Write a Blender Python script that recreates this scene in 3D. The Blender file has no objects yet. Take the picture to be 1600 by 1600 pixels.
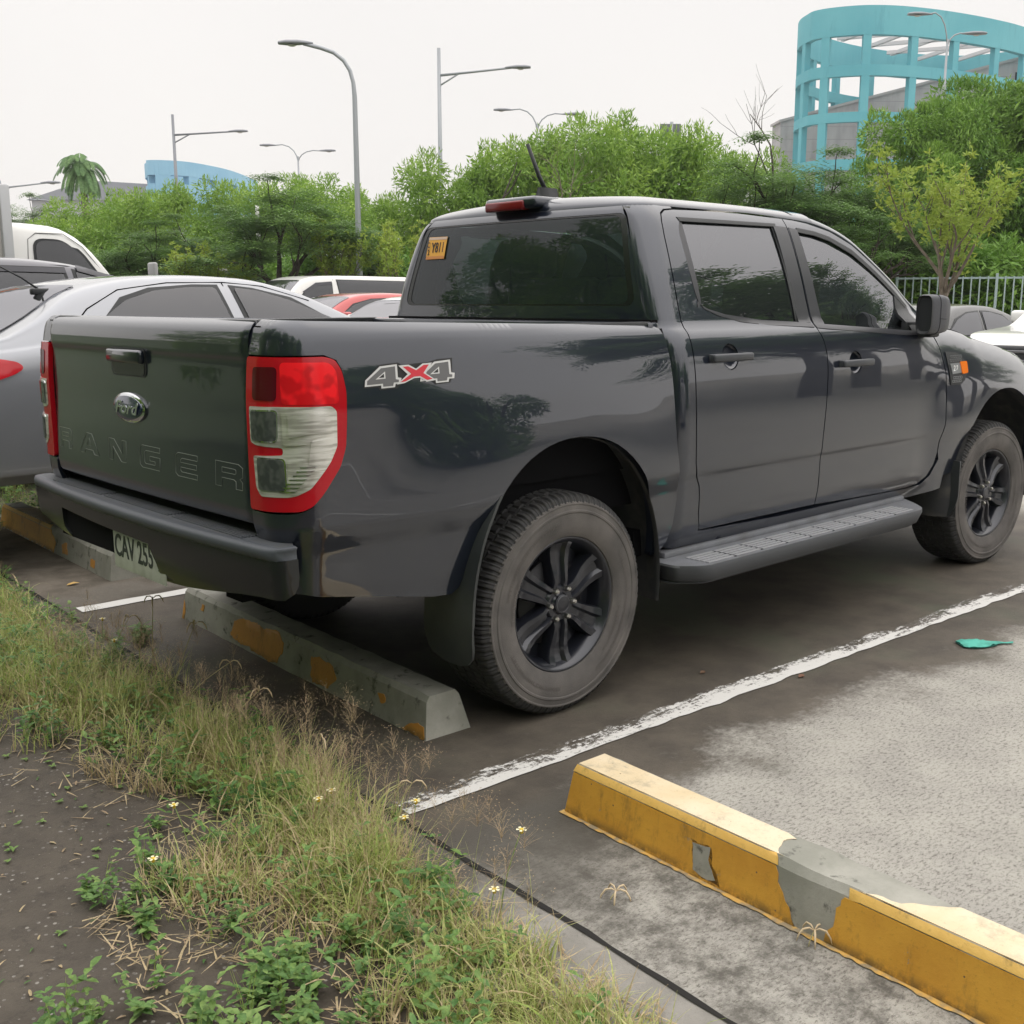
import bpy, bmesh, math, random
from mathutils import Vector, Matrix, noise
from mathutils.geometry import delaunay_2d_cdt
sc = bpy.context.scene
C = sc.collection
R = math.radians
rnd = random.Random(7)

# ------------------------------------------------------------------ camera
CAM = Vector((-2.59016, -3.44068, 1.40343))
YAW, PITCH, ROLL, FOC = 0.827249, -0.190348, -0.002359, 1723.03
_f = Vector((math.cos(PITCH)*math.cos(YAW), math.cos(PITCH)*math.sin(YAW), math.sin(PITCH)))
_r0 = Vector((math.sin(YAW), -math.cos(YAW), 0)); _u0 = _r0.cross(_f)
_r = _r0*math.cos(ROLL)+_u0*math.sin(ROLL); _u = -_r0*math.sin(ROLL)+_u0*math.cos(ROLL)
cd = bpy.data.cameras.new('camera'); cam = bpy.data.objects.new('camera', cd); C.objects.link(cam)
cd.sensor_width = 36; cd.lens = FOC/1600*36; cd.clip_start = .05; cd.clip_end = 2000
cam.matrix_world = Matrix(((_r.x, _u.x, -_f.x, CAM.x), (_r.y, _u.y, -_f.y, CAM.y), (_r.z, _u.z, -_f.z, CAM.z), (0, 0, 0, 1)))
sc.camera = cam
sc.render.resolution_x = sc.render.resolution_y = 1024
sc.view_settings.view_transform = 'Standard'; sc.view_settings.look = 'None'
sc.view_settings.exposure = 0.25; sc.view_settings.gamma = 1

def at(px, py, depth):                       # world point seen at a pixel of the 1600 px photo at a camera depth
    return CAM + (_f + _r*((px-800)/FOC) - _u*((py-800)/FOC))*depth

# ------------------------------------------------------------------ light
SUN_EL, SUN_AZ = R(58), R(-25)               # azimuth measured from +x
w = bpy.data.worlds.new('World'); sc.world = w; w.use_nodes = True
nt = w.node_tree; nt.nodes.clear()
out = nt.nodes.new('ShaderNodeOutputWorld')
sky = nt.nodes.new('ShaderNodeTexSky'); sky.sky_type = 'NISHITA'; sky.sun_disc = False
sky.sun_elevation = SUN_EL; sky.sun_rotation = R(90)-SUN_AZ; sky.air_density = 1.5; sky.dust_density = 4
b1 = nt.nodes.new('ShaderNodeBackground'); b1.inputs[1].default_value = .1
nt.links.new(sky.outputs[0], b1.inputs[0])
b2 = nt.nodes.new('ShaderNodeBackground'); b2.inputs[1].default_value = 1.0       # the closed cloud layer
tc = nt.nodes.new('ShaderNodeTexCoord'); no = nt.nodes.new('ShaderNodeTexNoise'); no.inputs['Scale'].default_value = 1.3
no.inputs['Detail'].default_value = 3
nt.links.new(tc.outputs['Generated'], no.inputs['Vector'])
cr = nt.nodes.new('ShaderNodeValToRGB')
cr.color_ramp.elements[0].position = .3; cr.color_ramp.elements[0].color = (.79, .765, .75, 1)
cr.color_ramp.elements[1].position = .7; cr.color_ramp.elements[1].color = (.86, .83, .805, 1)
nt.links.new(no.outputs[0], cr.inputs[0]); nt.links.new(cr.outputs[0], b2.inputs[0])
sx_ = nt.nodes.new('ShaderNodeSeparateXYZ'); nt.links.new(tc.outputs['Generated'], sx_.inputs[0])
mr_ = nt.nodes.new('ShaderNodeMapRange'); mr_.inputs[1].default_value = .25; mr_.inputs[2].default_value = 1.0; mr_.inputs[3].default_value = 1.0; mr_.inputs[4].default_value = 2.8
nt.links.new(sx_.outputs[2], mr_.inputs[0]); nt.links.new(mr_.outputs[0], b2.inputs[1])      # an overcast sky is brighter overhead
mx = nt.nodes.new('ShaderNodeMixShader'); mx.inputs[0].default_value = .93
nt.links.new(b1.outputs[0], mx.inputs[1]); nt.links.new(b2.outputs[0], mx.inputs[2]); nt.links.new(mx.outputs[0], out.inputs[0])
sd = bpy.data.lights.new('sun', 'SUN'); sd.energy = .7; sd.angle = R(140); sd.color = (1, .95, .88)
so = bpy.data.objects.new('sun', sd); C.objects.link(so)
sdir = Vector((math.cos(SUN_EL)*math.cos(SUN_AZ), math.cos(SUN_EL)*math.sin(SUN_AZ), math.sin(SUN_EL)))
so.rotation_euler = sdir.to_track_quat('Z', 'Y').to_euler(); so.location = (5, -5, 20)

# ------------------------------------------------------------------ materials
MATS = {}
def P(name, col, rough=.6, metal=0, coat=0, spec=.5, noise_=None, bump=None, ior=None, emis=None, alpha=None, trans=0):
    """principled; noise_=(scale, col2, lo, hi[, detail]) mixes a second colour in, bump=(scale, strength[,detail])"""
    if name in MATS: return MATS[name]
    m = bpy.data.materials.new(name); m.use_nodes = True; t = m.node_tree; b = t.nodes['Principled BSDF']
    b.inputs['Base Color'].default_value = (*col, 1); b.inputs['Roughness'].default_value = rough
    b.inputs['Metallic'].default_value = metal; b.inputs['Coat Weight'].default_value = coat
    b.inputs['Coat Roughness'].default_value = .03; b.inputs['Specular IOR Level'].default_value = spec
    if ior: b.inputs['IOR'].default_value = ior
    if trans: b.inputs['Transmission Weight'].default_value = trans
    if noise_ or bump:
        tc = t.nodes.new('ShaderNodeTexCoord')
    if noise_:
        n = t.nodes.new('ShaderNodeTexNoise'); n.inputs['Scale'].default_value = noise_[0]
        n.inputs['Detail'].default_value = noise_[4] if len(noise_) > 4 else 5
        t.links.new(tc.outputs['Object'], n.inputs['Vector'])
        r = t.nodes.new('ShaderNodeValToRGB'); r.color_ramp.elements[0].position = noise_[2]; r.color_ramp.elements[1].position = noise_[3]
        r.color_ramp.elements[0].color = (*col, 1); r.color_ramp.elements[1].color = (*noise_[1], 1)
        t.links.new(n.outputs[0], r.inputs[0]); t.links.new(r.outputs[0], b.inputs['Base Color'])
    if bump:
        n = t.nodes.new('ShaderNodeTexNoise'); n.inputs['Scale'].default_value = bump[0]; n.inputs['Detail'].default_value = bump[2] if len(bump) > 2 else 3
        t.links.new(tc.outputs['Object'], n.inputs['Vector'])
        bp = t.nodes.new('ShaderNodeBump'); bp.inputs['Strength'].default_value = bump[1]; bp.inputs['Distance'].default_value = .004
        t.links.new(n.outputs[0], bp.inputs['Height']); t.links.new(bp.outputs[0], b.inputs['Normal'])
    MATS[name] = m; return m

def tinted(name, tint, refl_ior=1.9, through=.12):
    m = bpy.data.materials.new(name); m.use_nodes = True; t = m.node_tree; t.nodes.clear()
    o = t.nodes.new('ShaderNodeOutputMaterial')
    tr = t.nodes.new('ShaderNodeBsdfTransparent'); tr.inputs[0].default_value = (*[through*c for c in tint], 1)
    df = t.nodes.new('ShaderNodeBsdfDiffuse'); df.inputs[0].default_value = (*[.02*c for c in tint], 1)
    ad = t.nodes.new('ShaderNodeAddShader'); t.links.new(tr.outputs[0], ad.inputs[0]); t.links.new(df.outputs[0], ad.inputs[1])
    gl = t.nodes.new('ShaderNodeBsdfGlossy'); gl.inputs['Roughness'].default_value = .015; gl.inputs[0].default_value = (.95, .95, 1, 1)
    fr = t.nodes.new('ShaderNodeFresnel'); fr.inputs[0].default_value = refl_ior
    mx = t.nodes.new('ShaderNodeMixShader'); t.links.new(fr.outputs[0], mx.inputs[0]); t.links.new(ad.outputs[0], mx.inputs[1])
    t.links.new(gl.outputs[0], mx.inputs[2]); t.links.new(mx.outputs[0], o.inputs[0]); MATS[name] = m; return m

# ------------------------------------------------------------------ object helpers
def tag(o, label=None, cat=None, group=None, kind=None):
    if label: o['label'] = label
    if cat: o['category'] = cat
    if group: o['group'] = group
    if kind: o['kind'] = kind
    return o
def thing(name, label, cat, loc=(0, 0, 0), rz=0, group=None):
    o = bpy.data.objects.new(name, None); C.objects.link(o); o.location = loc; o.rotation_euler = (0, 0, rz)
    o.empty_display_size = .2
    return tag(o, label, cat, group)
def link(name, me, mat=None, parent=None, smooth=False):
    o = bpy.data.objects.new(name, me); C.objects.link(o)
    if mat: 
        me.materials.clear()
        for mm in (mat if isinstance(mat, (list, tuple)) else [mat]): me.materials.append(mm)
    if parent: o.parent = parent
    if smooth: me.polygons.foreach_set('use_smooth', [True]*len(me.polygons))
    return o
def dup(root, loc=None, rz=None, scale=None, label=None, group=None, parent=None):
    c = root.copy(); C.objects.link(c)
    if parent is not None: c.parent = parent
    if loc is not None: c.location = loc
    if rz is not None: c.rotation_euler = (0, 0, rz)
    if scale is not None: c.scale = scale if isinstance(scale, (tuple, list)) else (scale,)*3
    if label: c['label'] = label
    if group: c['group'] = group
    for ch in [o for o in C.objects if o.parent == root]: dup(ch, parent=c)
    return c
class MB:                                   # collects primitives into one mesh
    def __init__(s): s.v = []; s.f = []; s.m = []; s.cur = 0
    def add(s, vs, fs):
        o = len(s.v); s.v += [tuple(v) for v in vs]
        for f in fs: s.f.append([i+o for i in f]); s.m.append(s.cur)
    def box(s, a, b, bev=0):
        (x0, y0, z0), (x1, y1, z1) = a, b
        if x0 > x1: x0, x1 = x1, x0
        if y0 > y1: y0, y1 = y1, y0
        if z0 > z1: z0, z1 = z1, z0
        if not bev:
            s.add([(x0,y0,z0),(x1,y0,z0),(x1,y1,z0),(x0,y1,z0),(x0,y0,z1),(x1,y0,z1),(x1,y1,z1),(x0,y1,z1)],
                  [(0,3,2,1),(4,5,6,7),(0,1,5,4),(1,2,6,5),(2,3,7,6),(3,0,4,7)]); return
        bm = bmesh.new(); bmesh.ops.create_cube(bm, size=1)
        bmesh.ops.scale(bm, vec=(x1-x0, y1-y0, z1-z0), verts=bm.verts); bmesh.ops.translate(bm, vec=((x0+x1)/2, (y0+y1)/2, (z0+z1)/2), verts=bm.verts)
        bmesh.ops.bevel(bm, geom=bm.edges[:], offset=bev, segments=2, affect='EDGES', profile=.5)
        bm.verts.index_update(); s.add([v.co[:] for v in bm.verts], [[v.index for v in f.verts] for f in bm.faces]); bm.free()
    def tube(s, pts, rads, n=8, cap=True):
        pts = [Vector(p) for p in pts]
        if not isinstance(rads, (list, tuple)): rads = [rads]*len(pts)
        rings = []; prev = None
        for i, p in enumerate(pts):
            d = (pts[min(i+1, len(pts)-1)]-pts[max(i-1, 0)]).normalized()
            if prev is None:
                a = d.orthogonal().normalized()
            else:
                a = (prev - d*prev.dot(d)); a = a.normalized() if a.length > 1e-6 else d.orthogonal().normalized()
            prev = a; b = d.cross(a)
            rings.append([p+(a*math.cos(2*math.pi*k/n)+b*math.sin(2*math.pi*k/n))*rads[i] for k in range(n)])
        vs = [v for r in rings for v in r]; fs = []
        for i in range(len(pts)-1):
            for k in range(n):
                fs.append((i*n+k, i*n+(k+1) % n, (i+1)*n+(k+1) % n, (i+1)*n+k))
        if cap: fs.append(tuple(range(n-1, -1, -1))); fs.append(tuple((len(pts)-1)*n+k for k in range(n)))
        s.add(vs, fs)
    def prism(s, poly, z0, z1, axis='z'):    # extruded 2d polygon
        n = len(poly)
        def q(a, b, c): return {'z': (a, b, c), 'y': (a, c, b), 'x': (c, a, b)}[axis]
        s.add([q(a, b, z0) for a, b in poly]+[q(a, b, z1) for a, b in poly],
              [tuple(range(n-1, -1, -1)), tuple(range(n, 2*n))]+[(i, (i+1) % n, n+(i+1) % n, n+i) for i in range(n)])
    def grid(s, rows, close=False):
        m = len(rows[0]); vs = [v for r in rows for v in r]; fs = []
        for i in range(len(rows)-1):
            for k in range(m if close else m-1):
                fs.append((i*m+k, i*m+(k+1) % m, (i+1)*m+(k+1) % m, (i+1)*m+k))
        s.add(vs, fs)
    def lathe(s, prof, n=48, axis='y', c=(0, 0, 0)):   # prof: (along axis, radius)
        rows = []
        for a, r in prof:
            row = []
            for k in range(n):
                t = 2*math.pi*k/n
                row.append((c[0]+r*math.cos(t), c[1]+a, c[2]+r*math.sin(t)) if axis == 'y' else (c[0]+r*math.cos(t), c[1]+r*math.sin(t), c[2]+a) if axis == 'z' else (c[0]+a, c[1]+r*math.cos(t), c[2]+r*math.sin(t)))
            rows.append(row)
        s.grid(rows, True)
    def build(s, name, mat, parent=None, smooth=False, auto=None, recalc=True):
        me = bpy.data.meshes.new(name); me.from_pydata(s.v, [], s.f); me.update()
        if recalc:
            bm = bmesh.new(); bm.from_mesh(me); bmesh.ops.recalc_face_normals(bm, faces=bm.faces); bm.to_mesh(me); bm.free()
        o = link(name, me, mat, parent, smooth or auto is not None)
        if isinstance(mat, (list, tuple)): me.polygons.foreach_set('material_index', s.m)
        if auto is not None:
            me.set_sharp_from_angle(angle=R(auto))
        return o

def lerp(a, b, t): return a+(b-a)*t
def sstep(a, b, x):
    t = min(1, max(0, (x-a)/(b-a))); return t*t*(3-2*t)
def spl(pts):                               # smooth (monotone cubic) interpolation through points
    xs = [p[0] for p in pts]; ys = [p[1] for p in pts]; n = len(xs)
    d = [(ys[i+1]-ys[i])/(xs[i+1]-xs[i]) for i in range(n-1)]
    m = [d[0]]+[0 if d[i-1]*d[i] <= 0 else 2*d[i-1]*d[i]/(d[i-1]+d[i]) for i in range(1, n-1)]+[d[-1]]
    def f(x):
        if x <= xs[0]: return ys[0]
        if x >= xs[-1]: return ys[-1]
        i = max(k for k in range(n-1) if xs[k] <= x)
        h = xs[i+1]-xs[i]; t = (x-xs[i])/h
        return (2*t**3-3*t*t+1)*ys[i]+(t**3-2*t*t+t)*h*m[i]+(-2*t**3+3*t*t)*ys[i+1]+(t**3-t*t)*h*m[i+1]
    return f
def inside(poly, x, y):
    c = False; n = len(poly); j = n-1
    for i in range(n):
        xi, yi = poly[i]; xj, yj = poly[j]
        if (yi > y) != (yj > y) and x < (xj-xi)*(y-yi)/(yj-yi)+xi: c = not c
        j = i
    return c
def densify(poly, step):
    o = []
    for i in range(len(poly)):
        a = poly[i]; b = poly[(i+1) % len(poly)]; L = math.hypot(b[0]-a[0], b[1]-a[1]); k = max(1, int(L/step+.5))
        for j in range(k): o.append((lerp(a[0], b[0], j/k), lerp(a[1], b[1], j/k)))
    return o
def rounded(poly, r, seg=5):                # round the corners; r a number or a list per corner
    o = []; n = len(poly)
    for i in range(n):
        p = Vector(poly[i]); a = Vector(poly[i-1]); b = Vector(poly[(i+1) % n]); rr = r[i] if isinstance(r, (list, tuple)) else r
        if rr <= 0: o.append(tuple(p)); continue
        la, lb = (a-p).length, (b-p).length; rr = min(rr, la*.49, lb*.49)
        s = p+(a-p)*(rr/la); e = p+(b-p)*(rr/lb)
        for k in range(seg+1):
            t = k/seg; o.append(tuple(s*(1-t)**2+p*(2*t*(1-t))+e*t*t))
    return o
def curve(pts, seg=6, closed=True):         # catmull rom through points
    o = []; n = len(pts)
    rng = range(n if closed else n-1)
    for i in rng:
        g = lambda k: Vector(pts[k % n]) if closed else Vector(pts[min(max(k, 0), n-1)])
        p0, p1, p2, p3 = g(i-1), g(i), g(i+1), g(i+2)
        for k in range(seg):
            t = k/seg; o.append(tuple(.5*((2*p1)+(p2-p0)*t+(2*p0-5*p1+4*p2-p3)*t*t+(-p0+3*p1-3*p2+p3)*t**3)))
    if not closed: o.append(tuple(pts[-1]))
    return o
def panel(name, poly, surf, mat, parent=None, step=.025, holes=(), thick=.012, off=0, flip=False, skirt=True):
    """a sheet cut to a 2d outline, laid on surf(u,v)->(x,y,z), with shading normals taken from surf and folded edges"""
    e = 1e-3
    def N(u, v):
        a = Vector(surf(u+e, v))-Vector(surf(u-e, v)); b = Vector(surf(u, v+e))-Vector(surf(u, v-e))
        n = a.cross(b); n = n.normalized() if n.length > 1e-12 else Vector((0, 0, 1))
        return -n if flip else n
    loops = [densify(poly, step)]+[densify(h, step) for h in holes]
    pts = []; edges = []
    for L in loops:
        o = len(pts); pts += [Vector(p) for p in L]; edges += [(o+i, o+(i+1) % len(L)) for i in range(len(L))]
    nb = len(pts)
    xs = [p[0] for p in loops[0]]; ys = [p[1] for p in loops[0]]
    cell = {}
    for p in pts: cell.setdefault((int(p.x//step), int(p.y//step)), []).append(p)
    j = 0; y = min(ys)+step*.5
    while y < max(ys):
        x = min(xs)+(step*.5 if j % 2 else 0)
        while x < max(xs):
            if inside(loops[0], x, y) and not any(inside(h, x, y) for h in loops[1:]):
                ci, cj = int(x//step), int(y//step); ok = True
                for di in (-1, 0, 1):
                    for dj in (-1, 0, 1):
                        for q in cell.get((ci+di, cj+dj), ()):
                            if (q.x-x)**2+(q.y-y)**2 < (step*.45)**2: ok = False
                if ok: pts.append(Vector((x, y)))
            x += step
        y += step*.866; j += 1
    V, E_, F, ov, oe, of = delaunay_2d_cdt(pts, edges, [], 0, 1e-6)
    F = [f for f in F if (lambda cx, cy: inside(loops[0], cx, cy) and not any(inside(h, cx, cy) for h in loops[1:]))(sum(V[i].x for i in f)/len(f), sum(V[i].y for i in f)/len(f))]
    vs = []; ns = []
    for p in V:
        n = N(p.x, p.y); vs.append(Vector(surf(p.x, p.y))+n*off); ns.append(n)
    fs = []
    for f in F:
        a, b, c = [vs[i] for i in f[:3]]
        fs.append(tuple(f) if (b-a).cross(c-a).dot(ns[f[0]]) > 0 else tuple(reversed(f)))
    if skirt:
        for L in loops:
            m = len(L); o = len(vs); c = Vector((0, 0, 0)); P0 = []
            for p in L:
                n = N(*p); q = Vector(surf(*p))+n*off; P0.append((q, n))
            for i, (q, n) in enumerate(P0):
                d = P0[(i+1) % m][0]-P0[i-1][0]; s = d.cross(n); s = s.normalized() if s.length > 1e-9 else n
                # outward = away from sheet
                p2 = L[i]; 
                vs += [q, q-n*thick]; ns += [s, s]
            # orientation of s: test one point
            q, n = P0[0]; s = ns[o]; tst = Vector(L[0]); area = sum(L[i][0]*L[(i+1) % m][1]-L[(i+1) % m][0]*L[i][1] for i in range(m))
            sg = 1
            u2 = Vector(L[1])-Vector(L[0]); out2 = Vector((u2.y, -u2.x)).normalized()*(1 if area > 0 else -1)*e
            if L is not loops[0]: out2 = -out2
            do = Vector(surf(L[0][0]+out2.x, L[0][1]+out2.y))-Vector(surf(*L[0]))
            if do.dot(s) < 0: sg = -1
            for k in range(o, len(vs)): ns[k] = ns[k]*sg
            for i in range(m):
                a = o+2*i; b = o+2*((i+1) % m); f = (a, b, b+1, a+1)
                if (vs[b]-vs[a]).cross(vs[b+1]-vs[a]).dot(ns[a]) < 0: f = tuple(reversed(f))
                fs.append(f)
    me = bpy.data.meshes.new(name); me.from_pydata(vs, [], fs); me.update()
    me.polygons.foreach_set('use_smooth', [True]*len(me.polygons))
    me.normals_split_custom_set_from_vertices(ns)
    return link(name, me, mat, parent)
def text_mesh(name, body, size, mat, parent, M, extrude=.001, shear=0, spacing=1, bold=0, sx=1):
    cu = bpy.data.curves.new(name, 'FONT'); cu.body = body; cu.size = size; cu.extrude = extrude; cu.shear = shear; cu.space_character = spacing
    cu.align_x = 'CENTER'; cu.align_y = 'CENTER'; cu.offset = bold; cu.resolution_u = 3
    t = bpy.data.objects.new('tmp', cu); C.objects.link(t)
    me = bpy.data.meshes.new_from_object(t.evaluated_get(bpy.context.evaluated_depsgraph_get()))
    bpy.data.objects.remove(t); me.transform(M @ Matrix.Diagonal((sx, 1, 1, 1))); me.name = name
    return link(name, me, mat, parent)
def frame(o, xa, ya):                       # matrix with local x along xa and local y along ya at o
    xa = Vector(xa).normalized(); ya = Vector(ya); za = xa.cross(ya).normalized(); ya = za.cross(xa)
    return Matrix(((xa.x, ya.x, za.x, o[0]), (xa.y, ya.y, za.y, o[1]), (xa.z, ya.z, za.z, o[2]), (0, 0, 0, 1)))
# ------------------------------------------------------------------ the pickup truck (rear axle at x=0, nose towards +x, near side at -y)
def mk_paint(name, col, metal, flake, coat=1.0, rough=.32):
    m = P(name, col, rough, metal, coat); t = m.node_tree; b = t.nodes['Principled BSDF']
    tc = t.nodes.new('ShaderNodeTexCoord')
    n = t.nodes.new('ShaderNodeTexNoise'); n.inputs['Scale'].default_value = 3.5; n.inputs['Detail'].default_value = 6
    t.links.new(tc.outputs['Object'], n.inputs['Vector'])
    r = t.nodes.new('ShaderNodeMapRange'); r.inputs[1].default_value = .4; r.inputs[2].default_value = .75; r.inputs[3].default_value = .005; r.inputs[4].default_value = .045
    t.links.new(n.outputs[0], r.inputs[0]); t.links.new(r.outputs[0], b.inputs['Coat Roughness'])
    n2 = t.nodes.new('ShaderNodeTexNoise'); n2.inputs['Scale'].default_value = 2.2; n2.inputs['Detail'].default_value = 2     # slight waviness of pressed sheet
    t.links.new(tc.outputs['Object'], n2.inputs['Vector'])
    bp = t.nodes.new('ShaderNodeBump'); bp.inputs['Strength'].default_value = .35; bp.inputs['Distance'].default_value = .006
    t.links.new(n2.outputs[0], bp.inputs['Height']); t.links.new(bp.outputs[0], b.inputs['Coat Normal'])
    b.inputs['Coat IOR'].default_value = 1.75; b.inputs['Specular IOR Level'].default_value = .25
    return m
PAINT = mk_paint('grey_metallic_paint', (.015, .020, .034), .45, 0, 1.0, .30)
BLACK = P('black_plastic', (.02, .022, .024), .45, spec=.4, bump=(900, .15))
GREYPL = P('grey_step_plastic', (.17, .178, .195), .55, spec=.4, bump=(700, .2), noise_=(9, (.13, .132, .14), .4, .7))
DARK = P('dark_void', (.006, .006, .007), .9, spec=.1)
LINER = P('wheel_liner', (.045, .046, .048), .85, noise_=(14, (.085, .08, .072), .45, .75), spec=.2)
CHROME = P('chrome', (.75, .76, .78), .08, 1.0)
SATIN = P('satin_black_trim', (.035, .036, .042), .3, spec=.5)
REDLENS = P('red_lens', (.42, .006, .014), .10, coat=.0, spec=.45)
REDBRIGHT = P('bright_red_reflector', (.85, .012, .02), .16, coat=0, spec=.4, noise_=(26, (.55, .006, .012), .45, .6, 1))
REDDARK = P('dark_red_lens', (.075, .003, .008), .12, spec=.35)
CLEARLENS = P('clear_reflector', (.74, .73, .69), .2, .55, coat=.6)
_t = CLEARLENS.node_tree; _b = _t.nodes['Principled BSDF']; _tc = _t.nodes.new('ShaderNodeTexCoord'); _mp = _t.nodes.new('ShaderNodeMapping'); _mp.inputs['Scale'].default_value = (9, 9, 90)
_n = _t.nodes.new('ShaderNodeTexNoise'); _n.inputs['Scale'].default_value = 1.0; _n.inputs['Detail'].default_value = 3; _rm = _t.nodes.new('ShaderNodeValToRGB'); _rm.color_ramp.elements[0].position = .40; _rm.color_ramp.elements[1].position = .56
_rm.color_ramp.elements[0].color = (.50, .49, .45, 1); _rm.color_ramp.elements[1].color = (.84, .83, .79, 1)
_t.links.new(_tc.outputs['Object'], _mp.inputs[0]); _t.links.new(_mp.outputs[0], _n.inputs['Vector']); _t.links.new(_n.outputs[0], _rm.inputs[0]); _t.links.new(_rm.outputs[0], _b.inputs['Base Color'])
SMOKE = P('smoked_square_lens', (.09, .10, .09), .12, noise_=(40, (.05, .06, .055), .4, .6, 1))
GLASS_SIDE = tinted('tinted_side_glass', (.8, .95, 1), 2.2, .10)
GLASS_REAR = tinted('tinted_rear_glass', (.7, 1, .95), 1.45, .32)
TRUNK = thing('pickup_truck', 'dark grey double cab pickup truck parked in the stained bay, filling the middle', 'pickup truck')

bx_c, bx_r, bx_W = -.945, .13, .905
_dt = spl([(-.05, .10), (0, .06), (.006, .044), (.02, .030), (.05, .019), (.12, .008), (.25, 0), (2, 0)])
_dl = spl([(0, .09), (.5, .06), (.6, .046), (.7, .030), (.755, .012), (.79, .002), (.84, 0), (2, 0)])
def bed_top(x): return 1.350-.036*(x+1.05)/1.5
def flare(x, z, cx=0, cz=.40, r1=.46, r2=1.02, h=.034):
    return h*sstep(r2, r1, math.hypot(x-cx, (z-cz)*.97))
def bed(s, z):
    d = _dt(bed_top(s)-z)+_dl(z)-flare(s, z)
    if s >= bx_c: return (s, -(bx_W-d), z)
    a = bx_c-s
    if a <= bx_r*math.pi/2:
        th = a/bx_r; return (bx_c-(bx_r-d)*math.sin(th), -(bx_W-bx_r)-(bx_r-d)*math.cos(th), z)
    return (bx_c-(bx_r-d), -(bx_W-bx_r)+(a-bx_r*math.pi/2), z)
def mir(f): return lambda u, v: (lambda p: (p[0], -p[1], p[2]))(f(u, v))
def archpts(cx, cz, a, b, t0, t1, n=26, ex=2.15):
    o = []
    for i in range(n+1):
        t = R(lerp(t0, t1, i/n)); c, s = math.cos(t), math.sin(t)
        o.append((cx+a*math.copysign(abs(c)**(2/ex), c), cz+b*math.copysign(abs(s)**(2/ex), s)))
    return o
SEAM = -1.203
arch_r = archpts(.01, .40, .462, .560, 16, 161)
bed_out = ([(.455, 1.3135), (.487, 1.300), (.503, 1.263), (.518, 1.18), (.524, 1.104), (.540, .872), (.560, .76), (.578, .673), (.572, .58), (.545, .515), (.500, .482), (.455, .478), (.462, .50)]
           + arch_r + [(-.462, .525), (-.49, .508), (-.56, .512), (-.831, .560), (-1.03, .592), (SEAM, .60), (SEAM, .828), (-1.06, .829), (-1.02, .834), (-.992, .846), (-.964, .877), (-.901, .950), (-.880, 1.005), (-.874, 1.071),
              (-.872, 1.159), (-.880, 1.212), (-.896, 1.243), (-.935, 1.258), (SEAM, 1.258), (SEAM, 1.352)] + [(x, bed_top(x)) for x in (-1.0, -.8, -.6, -.4, -.2, 0, .2, .38)])
for sf, fl in ((bed, False), (mir(bed), True)):
    bs = panel('bed_side', bed_out, sf, PAINT, TRUNK, .022, thick=.03, flip=fl)
# inner shell that closes the gaps behind the seams
shell_out = [(.53, 1.30), (.56, .60), (.50, .49)]+archpts(.01, .40, .468, .566, 14, 163, 20)+[(-.47, .53), (-1.19, .62), (-1.20, 1.33), (.50, 1.30)]
bed_in = lambda s, z: (lambda p: (p[0]+(.012 if p[0] < -1 else 0), p[1]+.022, p[2]))(bed(s, z))
panel('bed_inner_panel', shell_out, bed_in, DARK, TRUNK, .06, skirt=False)
panel('bed_inner_panel', shell_out, mir(bed_in), DARK, TRUNK, .06, skirt=False)

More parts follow.
